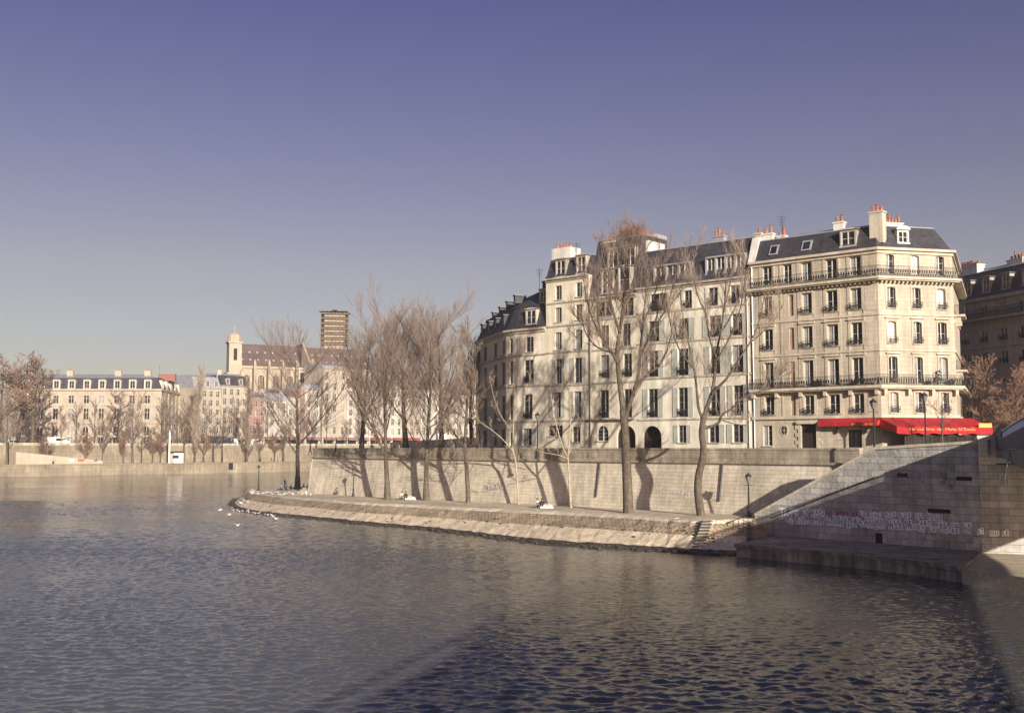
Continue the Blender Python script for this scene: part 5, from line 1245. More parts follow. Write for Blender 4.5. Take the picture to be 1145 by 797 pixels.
# --- simple windows for the far houses
def far_win(parent, pl, o, m='frame', dark='glass'):
    mb = MB(); a, b, c, d = o[:4]; mb.quad(pl.pt(a,c,-.25), pl.pt(b,c,-.25), pl.pt(b,d,-.25), pl.pt(a,d,-.25), 1); mid = (a+b)/2
    pbox(mb, pl, mid-.07, mid+.07, c, d, -.24, -.17); pbox(mb, pl, a, b, (c*.35+d*.65)-.05, (c*.35+d*.65)+.05, -.24, -.18); pbox(mb, pl, a-.1, b+.1, c-.16, c-.003, -.02, .18)
    return obj('window', mb, [M[m], M[dark]], parent)
def far_house(name, label, px0, px1, Y0, Y1, ytop, wallm, ncol, rows, roof=None, roofm='slate', base=9.0, shop=None, depth=14, dormers=0, chim=0, ww=None, winh=None, cat='building', shutters=False, side=None):
    A = far(px0,Y0,0); B = far(px1,Y1,0); pl = Plane((A.x,A.y),(B.x,B.y)); zc = CAM.z+(500.5-ytop)*((Y0+Y1)/2)/F; away = -pl.n
    root = thing(name, label, cat, ((A.x+B.x)/2, (A.y+B.y)/2+3, base)); ops = []; fl = 4.4 if shop else 1.0
    W = ww or min(1.25, pl.len/ncol*.42); hh = (zc-.7-base-fl)/rows; H = min(winh or 9, hh*.62)
    for r in range(rows):
        for c in range(ncol):
            s = pl.len*(c+.5)/ncol; z = base+fl+hh*r+hh*.2; ops.append((s-W/2, s+W/2, z, z+H))
    sh = []
    if shop:
        n = max(1, int(pl.len/5))
        for k in range(n): sh.append((pl.len*(k+.12)/n, pl.len*(k+.88)/n, base+.2, base+3.0))
    wall = MB(); facade_wall(wall, pl, 0, pl.len, base-1, zc, ops+sh, depth=.3); p, q = pl.p, pl.q; c_, d_ = q+away*depth, p+away*depth; rest_wall(wall, [q, c_, d_, p], base-1, zc); obj('wall', wall, M[wallm], root)
    for i, o in enumerate(ops):
        far_win(root, pl, o, dark='curtain' if rnd.random() < .2 else 'glass')
        if shutters and rnd.random() < .6:
            m2 = MB(); w = W*.5; pbox(m2, pl, o[0]-w-.05, o[0]-.05, o[2], o[3], .02, .07); pbox(m2, pl, o[1]+.05, o[1]+w+.05, o[2], o[3], .02, .07); obj('shutter', m2, M['shutter'], root)
    for o in sh:
        m2 = MB(); m2.quad(pl.pt(o[0],o[2],-.25), pl.pt(o[1],o[2],-.25), pl.pt(o[1],o[3],-.25), pl.pt(o[0],o[3],-.25), 1); k = 3
        for j in range(k+1): s = o[0]+(o[1]-o[0])*j/k; pbox(m2, pl, s-.08, s+.08, o[2], o[3], -.24, -.15)
        obj('shop_window', m2, [M['door'], M['glass']], root)
    if shop and shop != True:
        for o in sh:
            m2 = MB(); m2.quad(pl.pt(o[0]-.3,o[3]+.9,.05), pl.pt(o[1]+.3,o[3]+.9,.05), pl.pt(o[1]+.3,o[3]+.15,1.5), pl.pt(o[0]-.3,o[3]+.15,1.5)); m2.quad(pl.pt(o[0]-.3,o[3]+.15,1.5), pl.pt(o[1]+.3,o[3]+.15,1.5), pl.pt(o[1]+.3,o[3]-.3,1.5), pl.pt(o[0]-.3,o[3]-.3,1.5)); obj('awning', m2, M[shop], root)
    co = MB(); ledge(co, [p, q], zc-.35, zc+.03, .4); obj('cornice', co, M['trim'], root)
    if roof:
        zr = CAM.z+(500.5-roof)*((Y0+Y1)/2+2)/F; h = zr-zc; mansard(root, [p, q, c_, d_], [min(h*.55,3),.01,.01,.01], zc+.035, zr, zr+.8, [3,0,0,0], mats=(roofm,'zinc'))
        for k in range(dormers):
            s = pl.len*(k+.5)/dormers; dormer(root, pl, s-.75, s+.75, zc+.5, min(zr-.3, zc+2.6), -.15, -2, wallm='farwhite')
        for k in range(chim):
            s = pl.len*(.06+.88*(k/(max(1,chim-1)) if chim > 1 else 0)); chimney(root, pl.pt(s, zr-1.2, -3.0), (1.5,.9), 3.0, pl.ang(), 3, 'farwhite')
    return root, pl, zc
# mansion at the left: front and receding side
def build_mansion():
    A = far(12,378,0); B = far(178,378,0); Cc = far(213.5,428,0); pf = Plane((A.x,A.y),(B.x,B.y)); ps = Plane((B.x,B.y),(Cc.x,Cc.y)); zc = CAM.z+65.5*378/F
    root = thing('stone_mansion', 'long honey stone mansion with tall dormers behind the trees of the opposite bank', 'building', ((A.x+B.x)/2,A.y+5,9)); ops = []; of = []
    zf = lambda y: CAM.z+(500.5-y)*378/F
    for c in range(9):
        s = pf.s_(28.3+17.05*c, 450)
        for y0, y1 in ((442.5,451),(457,469)): ops.append((s-.85, s+.85, zf(y1), zf(y0)))
        ops.append((s-.95, s+.95, 9.2, zf(477), True))
    for k in range(8):
        s = ps.len*(k+.5)/8
        for y0, y1 in ((442.5,451),(457,469)): of.append((s-.8, s+.8, zf(y1), zf(y0)))
    wall = MB(); facade_wall(wall, pf, 0, pf.len, 8, zc, ops, depth=.35); facade_wall(wall, ps, 0, ps.len, 8, zc, of, depth=.35)
    p, q, r = pf.p, pf.q, ps.q; d = p+Vector((0,50)); rest_wall(wall, [r, d, p], 8, zc); obj('wall', wall, M['farstone'], root)
    for o in ops: far_win(root, pf, o, dark='curtain' if rnd.random() < .3 else 'glass')
    for o in of: far_win(root, ps, o)
    for o in ops[2::3]:
        am = MB(); pbox(am, pf, o[0]+.2, o[1]-.2, o[2]+3.0, o[2]+3.7, -.1, .7); obj('window_blind', am, M['farwhite'], root)
    co = MB(); ledge(co, [p, q, r], zc-.6, zc+.05, .6); z = zf(473); ledge(co, [p, q, r], z-.2, z+.2, .25); z = zf(454); ledge(co, [p, q, r], z-.1, z+.1, .15); obj('cornice', co, M['farstone'], root)
    for k in range(10):
        pi = MB(); s = ps.len*(k+.02)/9.1; pbox(pi, ps, s, s+.6, 9, zc-.61, -.05, .3); obj('pilaster', pi, M['farstone'], root)
    zr = CAM.z+(500.5-422.5)*381/F; mansard(root, [p, q, r, d], [1.6,1.6,.01,.01], zc+.055, zr, zr+1.6, [7,7,0,0], mats=('slate','zinc'))
    for c in range(9):
        s = pf.s_(28.3+17.05*c, 450); dormer(root, pf, s-1.3, s+1.3, zc+.25, zc+3.2, .05, -3, wallm='farwhite', fr=.45)
    for k in range(8):
        s = ps.len*(k+.5)/8; dormer(root, ps, s-1.1, s+1.1, zc+.25, zc+3.2, .05, -3, wallm='farwhite', fr=.35)
    for px, n in ((71,3),(125.5,2),(159,3)):
        s = pf.s_(px, 420); chimney(root, pf.pt(s, zr-1, -6), (2.2,1.2), 3.6, pf.ang(), n, 'farstone')
    s = pf.s_(175, 420); chimney(root, pf.pt(s, zr-.5, -12), (6,1.5), 2.2, pf.ang(), 0, 'brickred'); antenna(root, pf.pt(pf.s_(170,415), zr+1, -8), 4)
build_mansion()
HF = lambda px: 400+ (px-215)*97/315.0
def H(name, label, a, b, ytop, wallm, ncol, rows, **kw): return far_house(name, label, a, b-.25, HF(a), HF(b), ytop, wallm, ncol, rows, **kw)
H('grey_roofed_house','pale house with a low zinc roof left of the two-dormer house',216,246,433.5,'farcream',4,5,roof=422,roofm='zinc',dormers=3,shop=True)
H('two_dormer_house','cream house with two white dormers in a grey mansard below the church tower',246.3,276,431.5,'farcream',4,5,roof=420,dormers=2,chim=2,shop=True)
H('pink_gabled_house','low pinkish brown house beside the two-dormer house',276.3,294,445,'farpink',3,4,roof=441,roofm='roofbrown',shop=True)
H('white_gabled_house','chalky white house in front of the church buttresses',294.3,320,447,'farwhite',4,4,roof=441,roofm='zinc',chim=2,shop='farpink')
H('white_corner_house','white house with dark roof beside the narrow pink slip',320.3,335,444,'farwhite',2,4,roof=436,roofm='roofbrown',shop='farpink')
H('pink_slip_house','very narrow pinkish house squeezed between white ones',335.3,340,433,'farpink',1,5,shop=True)
H('narrow_white_house','narrow bright white house two windows wide right of the pink slip',340.3,358,435,'farwhite',2,5,roof=431,roofm='zinc',shop='farpink')
H('tall_beige_house','tall beige house rising in front of the church choir',360,387,412.5,'farcream',3,6,roof=409.5,roofm='zinc',shop='farpink',chim=0)
H('white_shuttered_house','white shuttered house right of the tall beige house',387.3,412,434,'farwhite',3,5,roof=427,roofm='roofbrown',chim=2,shop='farpink',shutters=True)
H('broad_white_house','broad white house with a grey roof over a red shop awning',412.3,450,433,'farwhite',5,5,roof=426,roofm='zinc',chim=2,shop='farred',dormers=4)
H('cream_shop_house','cream house over a red shop awning next to the dark roofed one',450.3,470,434,'farcream',3,5,roof=424,roofm='zinc',chim=1,shop='farred')
H('dark_roofed_house','white house with a tall dark mansard roof seen between the tree trunks',470.3,497,436.5,'farwhite',4,4,roof=426,roofm='roofbrown',chim=2,shop=True)
H('low_white_house','lower white house nearest the shaded island flank with a brown roof',497.3,546,441.5,'farwhite',7,4,roof=436,roofm='roofbrown',chim=3,shop=True)
# church behind the houses
def build_church():
    Y = 452; zz = lambda y, Yc=Y: CAM.z+(500.5-y)*Yc/F
    root = thing('church', 'old stone church with a steep brown roof and a slim bell turret', 'church', far(310,Y+6,9))
    A = far(265,Y,0); B = far(346,Y+14,0); D = far(414,Y+26,0); p1 = Plane((A.x,A.y),(B.x,B.y)); p2 = Plane((B.x,B.y),(D.x,D.y))
    body = MB(); ze = zz(410); ops = []
    for k in range(5):
        s = p1.len*(k+.55)/5; ops.append((s-1.25, s+1.25, zz(447), zz(419), 1.25))
    ops2 = [(p2.len*(k+.5)/4-1.2, p2.len*(k+.5)/4+1.2, zz(440), zz(420), 1.2) for k in range(4)]
    facade_wall(body, p1, 0, p1.len, 9, ze, ops, depth=.7); facade_wall(body, p2, 0, p2.len, 9, ze, ops2, depth=.7)
    rest_wall(body, [p2.q, p2.q+Vector((0,20)), p1.p+Vector((0,20)), p1.p], 9, ze); obj('nave_wall', body, M['farstone'], root)
    for p, O in ((p1,ops),(p2,ops2)):
        for o in O:
            m2 = MB(); m2.quad(p.pt(o[0],o[2],-.6), p.pt(o[1],o[2],-.6), p.pt(o[1],o[3],-.6), p.pt(o[0],o[3],-.6), 1)
            for j in (1,2,3): s = o[0]+(o[1]-o[0])*j/4; pbox(m2, p, s-.1, s+.1, o[2], o[3]-.4, -.59, -.4)
            obj('window', m2, [M['farstone'], M['glass']], root)
    for k in range(6):
        bt = MB(); s = p1.len*(k+.04)/5.1; pbox(bt, p1, s-.7, s+.7, 9, zz(412), -.1, 3.5); pbox(bt, p1, s-.5, s+.5, zz(412)+.003, zz(405), .8, 2.6)
        bt.hexa([p1.pt(s-.5,zz(405)+.003,2.6),p1.pt(s+.5,zz(405)+.003,2.6),p1.pt(s+.5,zz(405)+.003,.8),p1.pt(s-.5,zz(405)+.003,.8),p1.pt(s-.05,zz(401),1.8),p1.pt(s+.05,zz(401),1.8),p1.pt(s+.05,zz(401),1.6),p1.pt(s-.05,zz(401),1.6)])
        obj('buttress', bt, M['farstone'], root)
    cn = MB(); ledge(cn, [p1.p, p1.q, p2.q], ze-.5, ze+.5, .7); obj('cornice', cn, M['farstone'], root)
    for nm, p, yr in (('roof', p1, 384.5), ('choir_roof', p2, 385.5)):
        r = MB(); zr = zz(yr, Y+10); a, b = p.pt(0, ze+.6, .4), p.pt(p.len, ze+.6, .4); c, d = p.pt(p.len, zr, -9), p.pt(0, zr, -9); e, f = p.pt(p.len, ze+.6, -18.4), p.pt(0, ze+.6, -18.4)
        r.quad(a, b, c, d); r.quad(d, c, e, f); r.poly([a, d, f]); r.poly([b, e, c]); ro = obj(nm, r, M['roofbrown'], root)
        for k in range(9):
            for h in (.25,.6):
                s = p.len*(k+.5+.25*h)/9.3; q = MB(); z = ze+.6+(zr-ze-.6)*h; o = .4-9.4*h
                pbox(q, p, s-.3, s+.3, z-.1, z+.55, o-1, o+.35); obj('roof_vent', q, M['zinc'], ro)
    # transept gable
    g = MB(); s = p1.len; za = zz(381)
    g.poly([p1.pt(s-4.5, ze+.6, .9), p1.pt(s+.2, ze+.6, .9), p1.pt(s-4.0, za, .9)]); g.poly([p1.pt(s-4.5, ze+.6, .9), p1.pt(s-4.0, za, .9), p1.pt(s-4.0, za, -9), p1.pt(s-4.5, ze+.6, -9)]); g.quad(p1.pt(s+.2, ze+.6, .9), p1.pt(s+.2, ze+.6, -9), p1.pt(s-4.0, za, -9), p1.pt(s-4.0, za, .9))
    obj('transept_roof', g, M['roofbrown'], root)
    e = MB(); e.tube([p1.pt(s-4.0, za+.1, 1.0), p1.pt(s+.3, ze+.7, 1.0)], .35, 5); e.lathe(p1.pt(s+.6, ze-2, .6), [(1.5,0),(1.5,4.5),(1.2,4.6),(1.1,5.6),(.3,6.6)], 8); obj('gable_turret', e, M['farstone'], root)
    # bell turret of the west front
    t = MB(); c = far(259.5,Y-4,0); an = p1.ang(); z0 = zz(420)
    t.box((c.x,c.y,9), (6.6,6,z0-9), an); t.box((c.x,c.y,z0+.003), (7.2,6.6,.8), an); t.box((c.x,c.y,z0+.806), (5.2,5,zz(385)-z0-.8), an); t.box((c.x,c.y,zz(385)+.003), (6.2,5.8,.7), an)
    t.lathe((c.x,c.y,zz(385)+.71), [(2.9,0),(2.9,2.4),(2.4,3.0),(1.6,3.5),(.5,3.7),(.25,4.1)], 10); t.tube([(c.x,c.y,zz(385)+4.7),(c.x,c.y,zz(366))], .14, 5); t.tube([(c.x-.8,c.y,zz(368)),(c.x+.8,c.y,zz(368))], .12, 5)
    to = obj('bell_turret', t, M['farstone'], root); TPp = Plane((c.x-2.6*math.cos(an)+2.52*math.sin(an), c.y-2.6*math.sin(an)-2.52*math.cos(an)), (c.x+2.6*math.cos(an)+2.52*math.sin(an), c.y+2.6*math.sin(an)-2.52*math.cos(an)))
    m2 = MB(); m2.quad(TPp.pt(1.9,zz(404),.03), TPp.pt(3.3,zz(404),.03), TPp.pt(3.3,zz(391),.03), TPp.pt(1.9,zz(391),.03)); obj('louvre', m2, M['dark'], to)
build_church()
# scaffolded tower
t = thing('scaffolded_tower', 'square tower wrapped in planked scaffolding rising above the church roof', 'tower', far(372.5,520,9)); Y = 520; zz = lambda y: CAM.z+(500.5-y)*Y/F
c = far(372.5,Y,0); w = 30.5*Y/F; m = MB(); m.box((c.x,c.y,9), (w*.74,w*.74,zz(352)-9), R(8)); obj('tower_wall', m, M['netting'], t)
pk = MB(); po = MB(); nl = 7; z0 = zz(386)
for k in range(nl): 
    z = z0+(zz(352)-z0)*k/(nl-1); pk.box((c.x,c.y,z), (w,w,.28), R(8)); pk.box((c.x,c.y,z+.9), (w*1.0,w*1.0,.12), R(8)) if k < nl-1 else None
for i in range(8):
    for j in range(8):
        if i in (0,7) or j in (0,7):
            dx, dy = w*.49*(2*i/7-1), w*.49*(2*j/7-1); x, y = c.x+dx*math.cos(R(8))-dy*math.sin(R(8)), c.y+dx*math.sin(R(8))+dy*math.cos(R(8)); po.tube([(x,y,z0-8),(x,y,zz(352)+1.2)], .09, 4)
obj('scaffold_deck', pk, M['scaffold'], t); obj('scaffold_pole', po, M['steel'], t)
rf = MB(); z = zz(352)+1.2; hw = w*.52; q = [(c.x-hw,c.y-hw,z),(c.x+hw,c.y-hw,z),(c.x+hw,c.y+hw,z),(c.x-hw,c.y+hw,z)]; ap = (c.x,c.y,zz(347.8))
for i in range(4): rf.poly([q[i], q[(i+1)%4], ap])
obj('scaffold_roof', rf, M['netting'], t); m = MB(); m.box((c.x,c.y-1,zz(350)), (2.2,2.2,1.6)); obj('hoist', m, M['dark'], t)
# far stone bridge between the island and the opposite bank
P0, P1 = far(436,425,0), far(556,196,0); bpF = Plane((P0.x,P0.y),(P1.x,P1.y)); sb = MB(); ops = [(bpF.len*(k+.14)/3, bpF.len*(k+.86)/3, -.5, 6.2, 5.5) for k in range(3)]
facade_wall(sb, bpF, 0, bpF.len, -.5, 10.6, ops, depth=12); sb.quad(bpF.pt(0,9.4,-.6), bpF.pt(bpF.len,9.4,-.6), bpF.pt(bpF.len,9.4,-12), bpF.pt(0,9.4,-12)); sb.quad(bpF.pt(0,10.6,0), bpF.pt(bpF.len,10.6,0), bpF.pt(bpF.len,10.6,-.6), bpF.pt(0,10.6,-.6)); sb.quad(bpF.pt(0,9.4,-.6), bpF.pt(0,10.6,-.6), bpF.pt(bpF.len,10.6,-.6), bpF.pt(bpF.len,9.4,-.6))
fb = obj('stone_bridge', sb, M['farcream'], base=bpF.pt(bpF.len/2,5)); tag(fb, 'pale stone bridge parapet running behind the island trees to the far bank', 'bridge')
# ---------------------------------------------------------------- vehicles on the far streets
def vehicle(label, p, rz, L, Wd_, Hh, prof, paint, cat, name):
    """prof: side outline (x along, z) from the rear bottom round the roof to the front bottom"""
    t = thing(name, label, cat, p); cs, sn = math.cos(rz), math.sin(rz)
    def T(x, y, z): return (p[0]+x*cs-y*sn, p[1]+x*sn+y*cs, p[2]+z)
    b = MB(); n = len(prof); tuck = lambda z: 1-.12*max(0, (z/Hh-.5))
    for sy in (-1, 1):
        pts = [T(x*L, sy*Wd_/2*tuck(z*Hh), z*Hh) for x, z in prof]; b.poly(pts if sy < 0 else pts[::-1])
    for i in range(n):
        (x0,z0),(x1,z1) = prof[i], prof[(i+1)%n]; b.quad(T(x0*L,-Wd_/2*tuck(z0*Hh),z0*Hh), T(x0*L,Wd_/2*tuck(z0*Hh),z0*Hh), T(x1*L,Wd_/2*tuck(z1*Hh),z1*Hh), T(x1*L,-Wd_/2*tuck(z1*Hh),z1*Hh))
    bo = obj('body', b, M[paint], t)
    g = MB()
    for sy in (-1, 1):
        for x0, x1 in ((.12,.32),(-.12,.09)):
            y = sy*(Wd_/2*.97+.02); q = [T(x0*L,y,Hh*.56), T(x1*L,y,Hh*.56), T((x1-.03)*L,y*.97,Hh*.86), T(x0*L,y*.97,Hh*.86)]; g.poly(q)
    obj('window', g, M['glass'], t)
    for sx in (-.31,.31):
        for sy in (-1,1):
            w = MB(); a, c_ = T(sx*L, sy*Wd_*.5+.02*sy, .33), T(sx*L, sy*Wd_*.5-.22*sy, .33); w.tube([a, c_], .33, 10); obj('wheel', w, M['rubber'], t)
    return t
VAN = [(-.5,.13),(-.5,.95),(-.47,1),(.18,1),(.34,.62),(.48,.5),(.5,.13)]; TRUCK = [(-.5,.2),(-.5,1),(.22,1),(.22,.8),(.42,.78),(.48,.45),(.5,.2)]; CAR = [(-.5,.2),(-.5,.58),(-.38,.66),(-.25,1),(.12,1),(.27,.66),(.47,.55),(.5,.2)]
bang = math.atan2(Bu.y, Bu.x)
def st_(px, o=22): q = bpx(px, o); return (q.x, q.y, 9.2)
vehicle('long white van on the opposite street above the sloping ramp', st_(66), bang, 7.6, 2.1, 2.7, VAN, 'carwhite', 'van', 'white_van')
vehicle('small white car on the opposite street at the left edge', st_(14), bang, 4.2, 1.8, 1.9, CAR, 'carwhite', 'car', 'parked_car')
vehicle('dark blue truck on the opposite street below the two-dormer house', st_(247), bang, 8.4, 2.4, 3.5, TRUCK, 'cardark', 'truck', 'box_truck')
vehicle('white van parked right of the dark blue truck', st_(268), bang, 5.2, 2.0, 2.6, VAN, 'carwhite', 'van', 'white_van')
vehicle('white van farther right before the white gabled house', st_(287), bang, 5.0, 2.0, 2.5, VAN, 'carwhite', 'van', 'white_van')
an = bpF.ang(); s = bpF.s_(481, 490); q = bpF.pt(s, 9.4, -3.0); vehicle('white truck crossing the pale stone bridge behind the trees', q, an, 6.2, 2.2, 3.0, TRUCK, 'carwhite', 'truck', 'box_truck')
s = bpF.s_(505, 490); q = bpF.pt(s, 9.4, -3.0); vehicle('dark car crossing the pale stone bridge near the island end', q, an, 4.3, 1.8, 1.7, CAR, 'cardark', 'car', 'dark_car')
# cabin and mast on the far quay
q = bpx(199,7); cb = thing('quay_cabin', 'white boxy cabin with a dark roof standing on the opposite quay', 'cabin', (q.x,q.y,3.5)); m = MB(); m.box((q.x,q.y,3.5), (3.4,3,3.3), bang); obj('wall', m, M['carwhite'], cb)
m = MB(); m.box((q.x,q.y,6.803), (3.9,3.4,.5), bang); obj('roof', m, M['cardark'], cb); m = MB(); m.box((q.x+.3,q.y-1.7,5.0), (1.9,.25,1.0), bang); obj('window', m, M['glass'], cb)
q = bpx(190.8,5); m = MB(); m.tube([(q.x,q.y,3.5),(q.x,q.y,13.5)], .3, 8); m.tube([(q.x,q.y,13.4),(q.x,q.y,14.4)], .12, 6); tag(obj('white_mast', m, M['carwhite'], base=(q.x,q.y,3.5)), 'thick white post on the opposite quay beside the cabin', 'post')
q = bpx(194.5,15.6); sl2 = MB(); sl2.tube([(q.x,q.y,9.2),(q.x,q.y,19),(q.x+.6,q.y-.3,22.5),(q.x+2.4,q.y-.8,23.5)], [.2,.14,.1,.08], 6); tag(obj('street_light', sl2, M['bridgegrey'], base=(q.x,q.y,9.2)), 'tall curved grey street light above the white cabin', 'street light')
# niche in the far quay front
q = bpx(259.5,0); m = MB(); m.box((q.x,q.y-.05,1.2), (1.5,.6,2.2), bang); tag(obj('mooring_niche', m, M['dark'], base=(q.x,q.y,1.2)), 'dark upright niche in the opposite quay front', 'niche')

# ---------------------------------------------------------------- far trees: a few kinds, copied
PFAR = dict(kids=[13,7,6], t0=[.25,.2,.15], ang=[R(45),R(42),R(42)], lift=[.25,.2,.15], tap=[.5,.3,.3], slim=[.02,.018,.02], up=[.12,.1,.06], ratio=[.5,.55,.55], rmin=.045, wob=.16)
PPOP = dict(kids=[60,9,5], t0=[.06,.15,.15], ang=[R(30),R(28),R(26)], lift=[.5,.4,.4], tap=[.6,.3,.3], slim=[.010,.010,.012], up=[.2,.2,.15], ratio=[.5,.5,.5], rmin=.02, wob=.1)
kinds = {}
def far_tree(kind, px, o, yt, label, wide=1.0, z=None, name=None):
    q = bpx(px, o); zb = z if z is not None else (9.2 if o > 15 else 3.5); Hh = (CAM.z+(500.5-yt)*q.y/F-zb)*.92
    if kind not in kinds:
        P, bm, tw, k = {'plane':(PFAR,'bark','twig',.42),'dark':(dict(PFAR,kids=[11,7,6]),'barkdark','twig',.36),'poplar':(PPOP,'bark','twigpale',.22),'reddish':(dict(PFAR,kids=[16,8,6]),'bark','twigred',.45)}[kind]
        t = tall_tree('x', (q.x,q.y,zb), 16.0, (.10 if kind == 'poplar' else .23), barkm=bm, twigm=tw, P=P, k=k, name={'plane':'bare_tree','dark':'dark_bare_tree','poplar':'poplar_tree','reddish':'russet_bush'}[kind]); kinds[kind] = t
    else: t = dup(kinds[kind], (q.x,q.y,zb), rz=tr_.uniform(0,6.28))
    t['label'] = label; t['group'] = 'bare trees along the opposite bank'; sc = Hh/16; t.scale = (sc*wide, sc*wide, sc); return t
far_tree('plane', 3, 17, 402, 'dense bare tree cut by the left edge of the picture', 2.0)
far_tree('reddish', 22, 18, 409, 'dense reddish bare tree, second from the left edge, before the mansion', 1.7)
far_tree('plane', 37, 17, 400, 'dense bare tree hiding the left end of the mansion', 1.9)
far_tree('plane', 10, 9, 440, 'bare tree on the lower quay in front of the leftmost ramp wall', 1.2)
far_tree('plane', 86, 17.5, 452, 'small bare tree before the middle windows of the mansion left of the dark one', 1.1)
far_tree('dark', 107, 17, 446, 'thin dark bare tree before the mansion, between the van and the bushy dark one', 1.0)
far_tree('dark', 133, 17, 437, 'bushy dark bare tree before the mansion', 1.7)
far_tree('plane', 150, 11, 441, 'bare tree on the lower quay before the mansion right part', 1.1)
far_tree('reddish', 172, 10, 478, 'low reddish bush at the foot of the far wall left of the cabin', 1.3)
far_tree('reddish', 140, 10, 482, 'low reddish bush at the foot of the far wall below the bushy dark tree', 1.3)
far_tree('plane', 187, 18, 436, 'bare tree before the receding side of the mansion', 1.0)
far_tree('poplar', 219.5, 11, 402, 'tall narrow bare poplar right of the white cabin', 1.25)
far_tree('plane', 207, 13, 450, 'bare tree between the white cabin and the tall poplar', 1.0)
far_tree('dark', 250, 11, 455, 'dark slender tree in front of the dark blue truck', .8)
far_tree('poplar', 277.5, 9, 424, 'cone-shaped pale poplar in front of the two-dormer house', 1.7)
far_tree('plane', 262, 19, 447, 'bare tree before the pink gabled house', 1.0)
far_tree('plane', 300, 18, 448, 'bare tree before the white gabled house', 1.0)
far_tree('reddish', 322, 19, 470, 'small reddish tree under the white corner house', 1.3)
far_tree('reddish', 345, 19, 466, 'small reddish tree under the narrow white house', 1.2)
far_tree('plane', 366, 18, 440, 'bare tree before the tall beige house', .9)
far_tree('reddish', 388, 19, 470, 'small reddish tree left of the red shop awnings', 1.2)
far_tree('plane', 420, 19, 448, 'bare tree before the broad white house', .9)
far_tree('plane', 512, 19, 446, 'bare tree before the low white house', .9)
far_tree('reddish', 52, 11, 488, 'low reddish bush on the far ramp side below the long white van', 1.6)
far_tree('reddish', 98, 11, 484, 'low reddish bush right of the ramp end on the opposite quay', 1.6)
far_tree('plane', 116, 12, 470, 'small bare tree on the lower quay just right of the ramp', 1.15)
far_tree('dark', 160, 12, 474, 'small bare tree on the lower quay below the mansion corner', 1.15)
far_tree('reddish', 181, 12, 482, 'low bush immediately left of the white post', 1.6)
far_tree('reddish', 230, 13, 486, 'low bush right of the tall narrow poplar', 1.6)
far_tree('dark', 240, 12, 470, 'thin bare tree left of the dark slender tree by the truck', 1.15)
far_tree('plane', 292, 12, 478, 'small bare tree on the opposite lower quay right of the cone-shaped poplar', 1.15)
far_tree('reddish', 308, 13, 484, 'low bush left of the big dark trunk on the opposite quay', 1.6)
far_tree('dark', 318, 12, 474, 'small bare tree on the opposite quay just left of the big dark trunk', 1.15)
far_tree('reddish', 70, 17.5, 462, 'small reddish tree behind the long white van', 1.15)
far_tree('reddish', 122, 18, 462, 'small reddish tree between the dark bare trees before the mansion', 1.15)
far_tree('dark', 200, 18, 458, 'bare tree behind the curved street light', 1.15)
far_tree('plane', 232, 18, 452, 'bare tree before the grey roofed house', 1.15)
far_tree('plane', 335, 18, 458, 'bare tree before the narrow pink slip house', 1.15)
far_tree('dark', 402, 18, 458, 'bare tree before the white shuttered house', 1.15)
